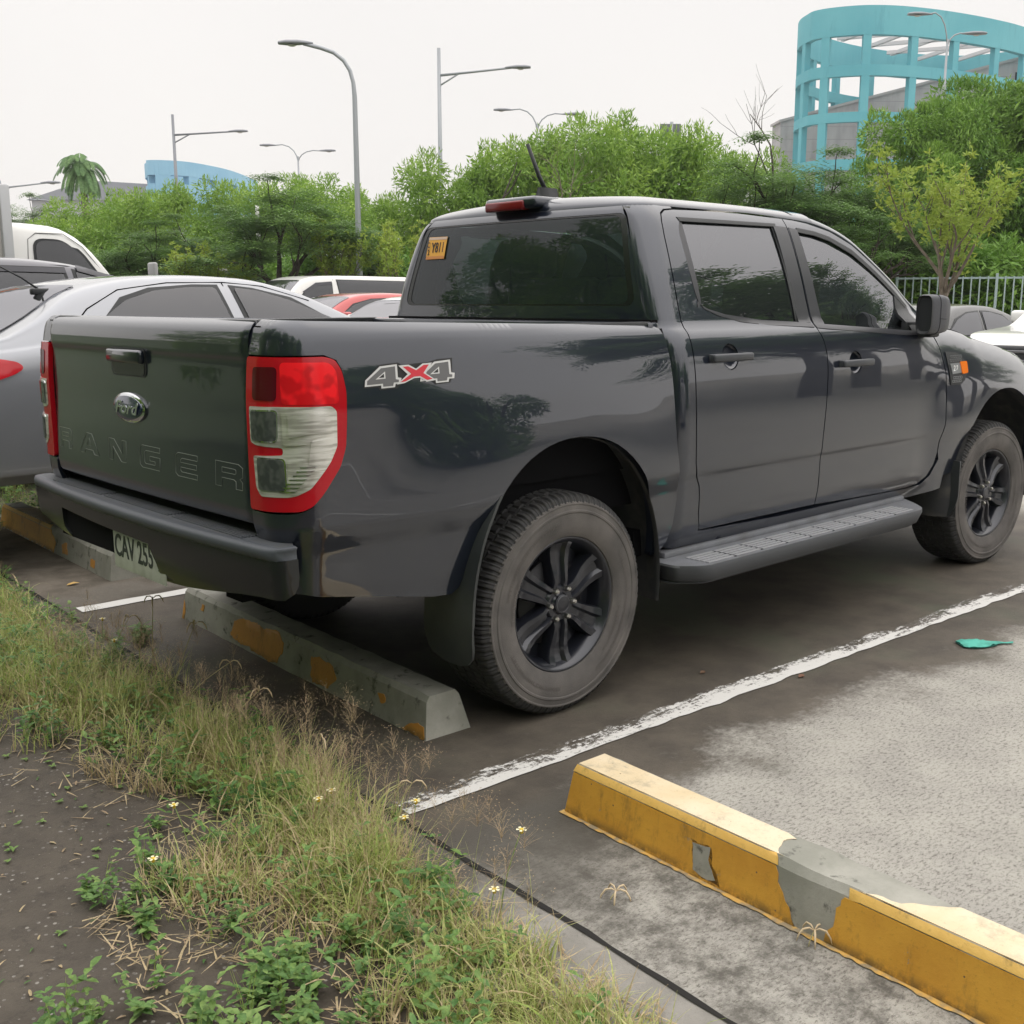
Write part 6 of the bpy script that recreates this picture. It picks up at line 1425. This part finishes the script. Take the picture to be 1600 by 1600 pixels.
def tower(label, ctrl, bands, cols, H, th, mat, par=None, cw=1.3, beams=0, beam_z=0, far=()):
    t = thing('ring_tower', label, 'building', (ctrl[0][0], ctrl[0][1], 0)); off = Vector(ctrl[0])
    pl_ = [(x-off.x, y-off.y) for x, y in curve(ctrl, 6)]
    for z0, z1 in bands: ringband('ring_beam', pl_, z0, z1, th, mat, t)
    for x, y, zt in cols:
        p = Vector((x-off.x, y-off.y)); j = min(range(len(pl_)), key=lambda k: (Vector(pl_[k])-p).length); q = Vector(pl_[j]); d = Vector(pl_[(j+1) % len(pl_)])-Vector(pl_[j-1]); a = math.atan2(d.y, d.x)
        mb = MB(); mb.box((-cw/2, -th*.5, 0), (cw/2, th*.5, zt)); o = mb.build('column', mat, t)
        c = Vector((sum(u[0] for u in pl_)/len(pl_), sum(u[1] for u in pl_)/len(pl_))); nn = Vector((d.y, -d.x)).normalized(); nn = nn if nn.dot(c-q) > 0 else -nn
        o.location = (q.x+nn.x*th*.5, q.y+nn.y*th*.5, 0); o.rotation_euler = (0, 0, a); o.scale = (1, .92, 1)
    if beams:
        xs = [p[0] for p in pl_]; ys = [p[1] for p in pl_]; cy = (min(ys)+max(ys))/2
        for k in range(beams):
            x0 = lerp(min(xs)+4, max(xs)-3, k/beams)
            for dx in (6, -6):
                mb = MB(); a = Vector((x0, min(ys)+2.5)); b_ = Vector((x0+dx, max(ys)-2.0))
                while not inside(pl_, a.x, a.y) and (b_-a).length > 2: a = a+(b_-a)*.05
                while not inside(pl_, b_.x, b_.y) and (b_-a).length > 2: b_ = b_+(a-b_)*.05
                d = (b_-a).normalized(); a = a+d*1.3; b_ = b_-d*1.3; s_ = Vector((-d.y, d.x))*.18
                mb.add([(a.x-s_.x, a.y-s_.y, beam_z), (a.x+s_.x, a.y+s_.y, beam_z), (b_.x+s_.x, b_.y+s_.y, beam_z), (b_.x-s_.x, b_.y-s_.y, beam_z)]+[(a.x-s_.x, a.y-s_.y, beam_z-.35), (a.x+s_.x, a.y+s_.y, beam_z-.35), (b_.x+s_.x, b_.y+s_.y, beam_z-.35), (b_.x-s_.x, b_.y-s_.y, beam_z-.35)],
                       [(0, 1, 2, 3), (4, 5, 6, 7), (0, 1, 5, 4), (1, 2, 6, 5), (2, 3, 7, 6), (3, 0, 4, 7)]); mb.build('roof_beam', P('beam_white', (.55, .54, .55), .8), t)
    return t
near = [(94.0, 59.8), (93.4, 58.6), (93.7, 56.8), (95.0, 54.5), (97.3, 52.6), (100.5, 51.1), (104.2, 49.9), (108.5, 48.9), (113.4, 48.2), (119, 48.3), (123.5, 50.5), (125, 54.5), (123, 59), (117, 62.5), (110, 64.3), (103.5, 64.5), (98.5, 63.6), (95.6, 61.8)]
tw = tower('turquoise oval ring tower with open roof beams above the trees at the right', near, [(25.45, 28.0), (21.85, 22.85), (17.75, 18.65), (13.4, 14.4)],
      [(94.3, 60.4, 27.5), (93.5, 57.6, 27.5), (95.3, 54.2, 27.5), (99.4, 51.6, 27.5), (104.3, 49.9, 27.5), (109.8, 48.7, 27.5), (115.5, 48.2, 27.5), (121.5, 49.5, 27.5), (124.5, 56, 27.5), (97, 62.8, 27.5), (101.5, 64.2, 27.5), (106.5, 64.5, 27.5), (112, 64, 27.5), (118, 62, 27.5)], 28, .6, TURQ.m, cw=.75, beams=5, beam_z=27.4)
t = thing('grey_building', 'grey concrete building with a sloping top edge behind the turquoise tower', 'building', (98.0, 65.1, 0), math.atan2(49.1-64.9, 117.2-98.2))
mb = MB(); mb.prism([(0, 0), (34, 0), (34, 27.9), (0, 19.2)], 0, 3, 'y'); mb.build('wall', WALLG.m, t)
mb = MB(); mb.prism([(-.2, 19.15), (34.3, 27.95), (34.3, 28.2), (-.2, 19.4)], -.15, 3.15, 'y'); mb.build('parapet', P('parapet_grey', (.36, .35, .35), .9), t)
mb = MB(); mb.box((24.2, -.05, 22.6), (25.4, .1, 24.2)); mb.build('window', DARK, t)
BLU = P('hazy_blue_paint', (.20, .40, .56), .8, noise_=(.2, (.24, .45, .60), .4, .6))  # distance haze is mixed into this blue
lt = [(59.6, 129.8), (58.9, 128.3), (60.2, 127.0), (63.0, 126.5), (67.0, 128.2), (71.5, 131.2), (77, 136.5), (82, 142.3), (83, 147), (78, 146.5), (71, 143), (65, 138.5), (61, 133.5)]
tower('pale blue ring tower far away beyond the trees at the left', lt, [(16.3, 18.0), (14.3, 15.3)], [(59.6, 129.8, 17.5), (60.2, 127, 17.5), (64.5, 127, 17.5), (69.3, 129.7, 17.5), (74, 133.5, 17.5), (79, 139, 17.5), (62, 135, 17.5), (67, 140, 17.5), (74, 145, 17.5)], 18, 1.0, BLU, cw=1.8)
t = thing('low_hall', 'long low grey hall with pitched roof behind the palm tree', 'building', tuple(gp(62, 150)), math.atan2(ACR.y, ACR.x))
mb = MB(); mb.box((0, 0, 0), (15.5, 12, 14.6)); mb.build('wall', P('hall_wall', (.40, .40, .42), .9), t)
mb = MB(); mb.prism([(-.5, 14.6), (4, 16.0), (9.5, 17.0), (16, 16.6), (16, 14.6)], -.5, 12.5, 'y'); mb.build('roof', P('hall_roof', (.26, .27, .30), .8), t)
# pale roof in front of the hall
# ------------------------------------------------------------------ trees
BARK = P('bark_dark', (.045, .038, .030), .95, noise_=(6, (.085, .072, .058), .4, .65), bump=(30, .6)); BARKP = P('bark_pale', (.17, .14, .11), .9, noise_=(9, (.10, .08, .06), .4, .65))
L_FINE = leafmat('leaf_fine_green', (.18, .33, .045), (.36, .52, .09), .55, .35); L_FINE2 = leafmat('leaf_deep_green', (.14, .28, .04), (.28, .45, .075), .5, .3)
L_FEA = leafmat('leaf_feathery', (.12, .23, .06), (.22, .35, .10), .7, .35); L_YEL = leafmat('leaf_yellow_green', (.40, .48, .08), (.28, .41, .075), 1.2, .4); L_PALM = leafmat('leaf_palm', (.12, .24, .09), (.20, .33, .12), .7, .25)
def quads(name, Q, mat, parent, mats=None, idx=None):
    me = bpy.data.meshes.new(name); n = len(Q); me.vertices.add(n*4); co = [c for q in Q for v in q for c in v]; me.vertices.foreach_set('co', co)
    me.loops.add(n*4); me.loops.foreach_set('vertex_index', list(range(n*4))); me.polygons.add(n); me.polygons.foreach_set('loop_start', list(range(0, n*4, 4)))
    me.update(calc_edges=True); me.validate(); return link(name, me, mat, parent)
def rv(r): 
    while True:
        v = Vector((r.uniform(-1, 1), r.uniform(-1, 1), r.uniform(-1, 1)))
        if .05 < v.length < 1: return v.normalized()
def leafq(c, d, n, L, w):                    # kite shaped leaf
    s = d.cross(n); s = s.normalized() if s.length > 1e-5 else Vector((1, 0, 0))
    return (c, c+d*L*.45+s*w*.5, c+d*L, c+d*L*.45-s*w*.5)
def limbs(mb, r, p, d, L, rad, depth, tips, spread=.6, up=.15):
    pts = [p]; q = p.copy(); dd = d.copy()
    for i in range(4):
        dd = (dd+rv(r)*.16+Vector((0, 0, up*.25))).normalized(); q = q+dd*L/4; pts.append(q.copy())
    mb.tube(pts, [rad, rad*.85, rad*.72, rad*.6, rad*.45], 6 if depth > 1 else 5, False)
    if depth == 0: tips.append((q, dd)); return
    for k in range(r.choice((2, 3, 3))):
        nd = (dd+rv(r)*spread); nd.z += up; limbs(mb, r, pts[r.choice((2, 3, 4))], nd.normalized(), L*r.uniform(.6, .82), rad*.5, depth-1, tips, spread, up)
def bushy(seed, H, Rr, n, mat, bark=BARK, low=.12, leaf=(.21, .055), droop=.5, name='bushy_tree'):
    r = random.Random(seed); t = thing(name, 'x', 'tree'); mb = MB(); mb.tube([(0, 0, 0), (.05, 0, H*.25), (.1, .05, H*.5)], [.16, .12, .08], 8)
    for k in range(6):
        a = k*1.05+r.random(); mb.tube([(0, 0, H*.2), (math.cos(a)*Rr*.3, math.sin(a)*Rr*.3, H*.45), (math.cos(a)*Rr*.55, math.sin(a)*Rr*.55, H*.72)], [.07, .05, .02], 5)
    mb.build('trunk', bark, t, True)
    cl = []
    for k in range(46):
        a = r.random()*6.283; u = r.random(); z = lerp(low, .97, u**.8); rr_ = Rr*math.sqrt(max(.05, 1-abs((z-.45)/.62)**2.4))*r.uniform(.35, .95)
        cl.append((Vector((math.cos(a)*rr_, math.sin(a)*rr_, z*H-.25)), r.uniform(.16, .30)*Rr))
    Q = []
    for i in range(n):
        c, s = cl[r.randrange(len(cl))]; v = rv(r); v.z = v.z*.9+.15; rad = s*(r.random()**.33); p = c+Vector((v.x*rad*1.1, v.y*rad*1.1, v.z*rad))
        p += v*s*.25*max(0, noise.noise(p*2.2))*2
        d = (v*.8+rv(r)*.8+Vector((0, 0, -droop))).normalized(); Q.append(leafq(p, d, (v+rv(r)*.7).normalized(), leaf[0]*r.uniform(.6, 1.4), leaf[1]*r.uniform(.8, 1.3)))
    for i in range(int(n*.035)):              # feathery upright shoots on the outline
        c, s = cl[r.randrange(len(cl))]
        if c.z < H*.55: continue
        base = c+Vector((r.uniform(-.6, .6)*s, r.uniform(-.6, .6)*s, s*.8))
        for k in range(5): Q.append(leafq(base+Vector((0, 0, k*.07)), (rv(r)*.6+Vector((0, 0, .8))).normalized(), rv(r), leaf[0]*.9, leaf[1]*.8))
    quads('crown', Q, mat, t); return t
def feathery(seed, H, Rr, n, mat, name='feathery_tree', layers=16, depth=3, trunk_r=.17):
    r = random.Random(seed); t = thing(name, 'x', 'tree'); mb = MB(); tips = []
    mb.tube([(0, 0, 0), (.06, .03, H*.2), (-.04, .05, H*.38)], [trunk_r, trunk_r*.8, trunk_r*.7], 9)
    for k in range(5):
        a = k*1.257+r.random()*.6; limbs(mb, r, Vector((-.02, .04, H*r.uniform(.28, .40))), Vector((math.cos(a)*.85, math.sin(a)*.85, r.uniform(.35, .9))).normalized(), H*.26, trunk_r*.5, depth-1, tips, .75, .12)
    limbs(mb, r, Vector((-.04, .05, H*.38)), Vector((0, 0, 1)), H*.28, trunk_r*.55, depth-1, tips, .7, .2)
    mb.build('trunk', BARK, t, True); Q = []
    pads = []
    for q, d in tips:
        k = Rr/max(.1, max(math.hypot(a.x, a.y) for a, _ in tips)); pads.append((q+d*.1, r.uniform(.35, .8)))
    for k in range(layers):
        a = r.random()*6.283; rr_ = Rr*r.uniform(.3, 1); pads.append((Vector((math.cos(a)*rr_, math.sin(a)*rr_, H*(.95-.45*(rr_/Rr)**1.6)*r.uniform(.82, 1))), r.uniform(.4, .9)))
    per = max(1, n//(len(pads)*9))
    for c, s in pads:
        for i in range(per):                  # a frond: a stalk with paired leaflets lying nearly flat
            a = r.random()*6.283; d = Vector((math.cos(a), math.sin(a), r.uniform(-.28, .12))).normalized(); p0 = c+Vector((r.gauss(0, s*.55), r.gauss(0, s*.55), r.gauss(0, s*.13))); Lf = r.uniform(.28, .48); sd = Vector((-d.y, d.x, 0)).normalized()
            for k in range(4):
                p = p0+d*Lf*(k/4)+Vector((0, 0, -.10*(k/4)**2)); wl = .17*math.sin(math.pi*(k+.8)/5)
                for sg in (1, -1): Q.append(leafq(p, (sd*sg+d*.35+Vector((0, 0, -.18))).normalized(), Vector((0, 0, 1)), wl, .05))
            Q.append(leafq(p0+d*Lf, d, Vector((0, 0, 1)), .10, .05))
    quads('crown', Q, mat, t); return t
def sapling(seed, H, Rr, n, mat, name='young_tree'):
    r = random.Random(seed); t = thing(name, 'x', 'tree'); mb = MB(); tips = []
    mb.tube([(0, 0, 0), (.02, .02, H*.25), (0, .05, H*.42)], [.085, .07, .06], 8)
    for k in range(6):
        a = k*1.05+r.random()*.5; limbs(mb, r, Vector((0, .04, H*r.uniform(.30, .42))), Vector((math.cos(a)*.55, math.sin(a)*.55, 1)).normalized(), H*.27, .035, 2, tips, .5, .25)
    mb.build('trunk', BARKP, t, True); Q = []
    for k in range(len(tips)):
        q, d = tips[k]
        for j in range(max(1, n//(len(tips)*7))):
            b_ = q-d*r.uniform(-.15, .75)+rv(r)*.16
            for m in range(7): Q.append(leafq(b_, (rv(r)*.9+Vector((0, 0, .35))).normalized(), rv(r), r.uniform(.08, .14), .035))
    quads('crown', Q, mat, t); return t
def palm(seed, H):
    r = random.Random(seed); t = thing('palm_tree', 'x', 'tree'); mb = MB(); mb.tube([(0, 0, 0), (.1, 0, H*.5), (0, .1, H)], [.28, .22, .18], 10); mb.build('trunk', BARKP, t, True); Q = []
    for k in range(44):
        a = k*2.4+r.random()*.3; el = r.uniform(-.5, 1.2); p = Vector((0, .1, H)); d = Vector((math.cos(a)*math.cos(el), math.sin(a)*math.cos(el), math.sin(el))); L = r.uniform(1.7, 2.2)
        for i in range(26):
            p = p+d*L/26; d = (d+Vector((0, 0, -.11))).normalized(); sd = d.cross(Vector((0, 0, 1))).normalized(); wl = .50*math.sin(math.pi*(i+2)/30)**.6
            for sg in (1, -1): Q.append(leafq(p, (sd*sg+d*.5+Vector((0, 0, -.55))).normalized(), Vector((0, 0, 1)).cross(sd).normalized()+Vector((0, 0, .6)), wl, .09))
    quads('crown', Q, L_PALM, t); return t
def bare(seed, H, name='bare_tree', mat=None, depth=3, rad=.05, spread=.8):
    r = random.Random(seed); t = thing(name, 'x', 'tree'); mb = MB(); tips = []; mb.tube([(0, 0, 0), (0, 0, H*.55)], [rad*1.4, rad], 7)
    limbs(mb, r, Vector((0, 0, H*.5)), Vector((0, 0, 1)), H*.30, rad, depth, tips, spread, .15); mb.build('trunk', mat or BARK, t, True); return t
B1 = bushy(1, 6.0, 2.6, 22000, L_FINE); B2 = bushy(2, 6.0, 2.8, 22000, L_FINE); B3 = bushy(3, 8.2, 4.0, 48000, L_FINE2, leaf=(.26, .065)); B4 = bushy(4, 3.0, 1.7, 9000, L_FINE2, low=.02)
F1 = feathery(21, 5.2, 2.9, 32000, L_FEA); F2 = feathery(22, 5.6, 3.2, 32000, L_FEA); S1 = sapling(31, 4.3, 1.1, 4600, L_YEL); S2 = sapling(32, 3.9, 1.0, 4200, L_YEL)
used = set()
HH = {B1: 6.0, B2: 6.0, B3: 8.2, B4: 3.0, F1: 5.2, F2: 5.6, S1: 4.3, S2: 3.9}
def place(src, label, px, top, depth, wide=1, rz=0, group=None, name=None, loc=None):
    h = 1.4+(467-top)/1723*depth; k = h/HH[src]; b = loc or gp(px, depth)
    if src not in used: used.add(src); o = src; o.location = b; o.rotation_euler = (0, 0, rz); o.scale = (k*wide, k*wide, k); o['label'] = label; o['group'] = group
    else: o = dup(src, b, rz, (k*wide, k*wide, k), label, group)
    return o
GB, GF, GS = 'leafy trees lining the back of the car park', 'flat topped feathery trees along the fence', 'young yellow green trees in front of the fence'
for src, lab, px, top, d, wd, rz in (
    (B1, 'fine leaved green tree right of the tall curved lamp pole, by the cab corner', 705, 262, 36, .95, .3),
    (B2, 'bright green tree behind the leafless stub over the rear window', 790, 245, 37, .9, 1.9),
    (B1, 'round bright green tree above the brake lamp and aerial of the truck', 905, 218, 36, .95, 2.6),
    (B2, 'rounded green tree just left of the grey road sign back', 975, 214, 37, .9, 4.0),
    (B1, 'green tree directly below the grey road sign back', 1058, 226, 37, .9, 5.1),
    (B2, 'green tree between the road sign and the turquoise tower', 1135, 262, 38, .85, .8),
    (B3, 'large dense tree in front of the turquoise tower, left of its trunkless neighbour', 1425, 200, 33, .72, .5),
    (B3, 'tallest dense tree at the right edge below the grey wall', 1530, 168, 34, .88, 2.4),
    (B3, 'dense tree cut off by the right edge of the picture', 1640, 160, 33, .88, 3.9),
    (B2, 'green tree just beyond the right edge of the picture', 1760, 215, 34, .95, 1.4), (B3, 'first big tree outside the right edge', 1890, 200, 36, .85, .2), (B1, 'green tree well outside the right edge', 2030, 230, 34, 1, 3.3), (B3, 'second big tree outside the right edge', 2180, 210, 36, .85, 4.6), (B2, 'last green tree outside the right edge', 2350, 240, 34, 1, 2.2),
    (B1, 'light green tree behind the palm, above the box truck cab', 150, 322, 44, 1.05, 1.1),
    (B2, 'wide light green tree left of the distant blue tower foot', 215, 312, 42, 1.1, 2.2),
    (B1, 'bright green tree in front of the distant blue tower', 322, 296, 40, .9, 3.1),
    (B2, 'light green tree right of the dark trunked feathery tree', 520, 296, 40, 1.0, 4.4),
    (B1, 'yellowish green tree just left of the tall curved lamp pole', 600, 318, 38, .9, 5.3),
    (B2, 'green tree under the double lamp on the left', 450, 300, 44, .95, .2),
    (B1, 'dark low tree beside the box truck top', 90, 350, 40, .9, 2.9)):
    place(src, lab, px, top, d, wd, rz, GB)
for src, lab, px, top, d, wd, rz in (
    (F1, 'feathery tree with a dark forked trunk left of the tall curved lamp', 442, 276, 28, 1.05, .4),
    (F2, 'feathery tree with black twisted limbs in front of the turquoise tower', 1215, 226, 28, 1.0, 1.3),
    (F1, 'low spreading feathery tree right behind the box truck cab', 255, 345, 29, 1.15, 2.1),
    (F2, 'feathery tree with layered fronds over the truck windscreen', 1345, 300, 26, 1.0, 2.9),
    (F1, 'feathery tree covering the foot of the turquoise tower', 1290, 240, 30, .9, 2.2),
    (F1, 'feathery tree left of the black limbed tree over the truck roof', 1115, 268, 29, .9, 4.2),
    (F2, 'feathery tree at the far left between lamp pole and palm', 36, 296, 60, .8, 5.0),
    (F2, 'feathery tree between the far picket fence and the young tree', 345, 335, 30, 1.0, .9),
    (F1, 'feathery tree behind the white van', 545, 345, 33, .9, 5.6),
    (F2, 'low feathery tree on the left above the dark SUV roof', 165, 362, 31, 1.1, 3.6)):
    place(src, lab, px, top, d, wd, rz, GF)
for src, lab, px, top, d, wd, rz in (
    (S1, 'young yellow green tree with pale branches at the right, before the fence', 1478, 222, 19.5, 1.1, .4),
    (S2, 'small yellow green tree beside the box truck mirror', 300, 372, 27, 1.15, 1.0),
    (S1, 'small yellow green tree left of the lamp pole foot', 528, 335, 28, .9, 2.0),
    (S2, 'small yellow green tree between the lamp pole and the truck cab', 622, 338, 28, 1.0, 3.0),
    (S2, 'small pale green tree low behind the silver car roof', 365, 390, 27, 1.1, 4.0)):
    place(src, lab, px, top, d, wd, rz, GS)
for i, (px, top, d, lab) in enumerate(((640, 395, 33, 'low dark bush right behind the truck cab corner'), (560, 400, 34, 'low dark bush behind the white van roof'), (480, 398, 34, 'low dark bush right of the dark forked trunk'), (400, 396, 35, 'low dark bush left of the dark forked trunk'), (310, 400, 34, 'low dark bush behind the small yellow green tree'),
    (225, 402, 33, 'low dark bush over the box truck mirror'), (150, 395, 36, 'low dark bush hidden behind the box truck cab'), (1340, 350, 31, 'low bush behind the truck windscreen pillar'), (1420, 372, 31, 'low bush behind the wing mirror'), (1500, 378, 30, 'low bush behind the fence and young tree'), (1590, 380, 30, 'low bush behind the fence at the right edge'))):
    place(B4, lab, px, top, d, 1.35, i*1.3, 'low bushes under the trees')
p_ = palm(5, 9.2); p_.location = gp(143, 62); p_.scale = (.95, .95, .93); p_['label'] = 'palm tree with drooping fronds above the box truck'
q_ = bare(41, 6.6, 'bare_tree', BARK, 1, .055, 1.1); q_.location = gp(775, 28); q_.scale = (1, 1, .74); q_['label'] = 'leafless dark stub of a tree over the rear window'
q_ = bare(42, 6.4, 'bare_tree', BARKP, 4, .045, 1.2); q_.location = gp(880, 29); q_.scale = (1, 1, .72); q_['label'] = 'dry twiggy bare tree behind the truck aerial'
q_ = bare(43, 7.8, 'bare_tree', BARK, 3, .05, .7); q_.location = gp(1205, 29); q_.scale = (.9, .9, .85); q_['label'] = 'thin leafless tree left of the turquoise tower foot'
# trees behind the camera and to the right, mirrored in the truck
MG = 'trees behind the photographer, seen only as reflections'
for i, (x, y, s, src) in enumerate(((15.5, -9.8, 1.75, F1), (20.5, -11.5, 1.8, F2), (26, -13, 2.0, F1), (32, -16, 2.1, F2), (39, -19, 2.1, F1))):
    dup(src, (x, y, 0), i*1.1, s, ('feathery tree mirrored in the rear door window', 'feathery tree mirrored at the pillar between the door windows', 'feathery tree mirrored in the front door window', 'far feathery tree mirrored by the wing mirror', 'farthest feathery tree mirrored in the front fender')[i], MG)
for i, (x, y) in enumerate(((-7, -2.5), (-7.5, 1.0), (-7, 4.5), (-8, 8.5), (-7, -6), (-6, -10))):
    dup((B1, B2)[i % 2], (x, y, 0), i*1.7, .95, ('bushy tree mirrored low in the tailgate middle', 'bushy tree mirrored under the tailgate handle', 'bushy tree mirrored at the left edge of the tailgate', 'bushy tree mirrored farthest left of the tailgate', 'bushy tree mirrored in the right part of the tailgate', 'bushy tree mirrored in the right tail light corner')[i], MG)
for i, x in enumerate((-9.5, -6, -2.8, .6, 4, 7.2, 10.5)):  # unseen bushes added so the middle of the bed side mirrors dark
    dup(B4, (x, -15.5+.6*math.sin(i*2), 0), i*1.9, (1.5, 1.2, .95+.1*(i % 3)), ('added hedge bush mirrored low in the bed side near the tail lamp', 'added hedge bush mirrored under the four by four sticker', 'added hedge bush mirrored over the rear wheel arch', 'added hedge bush mirrored ahead of the rear wheel', 'added hedge bush mirrored in the rear door', 'added hedge bush mirrored under the front door handle', 'added hedge bush mirrored behind the front wheel')[i], 'unseen hedge added to darken the reflections in the truck side')

# ------------------------------------------------------------------ thin haze over the whole place
mb = MB(); mb.box((-61, -81, -1), (421, 421, 30.5)); hz = mb.build('haze', None); tag(hz, kind='stuff')
hm = bpy.data.materials.new('haze'); hm.use_nodes = True; t_ = hm.node_tree; t_.nodes.clear(); o_ = t_.nodes.new('ShaderNodeOutputMaterial')
pv = t_.nodes.new('ShaderNodeVolumePrincipled'); pv.inputs['Density'].default_value = .0005; pv.inputs['Color'].default_value = (.93, .94, .96, 1); pv.inputs['Anisotropy'].default_value = .3
t_.links.new(pv.outputs[0], o_.inputs['Volume']); hz.data.materials.append(hm)
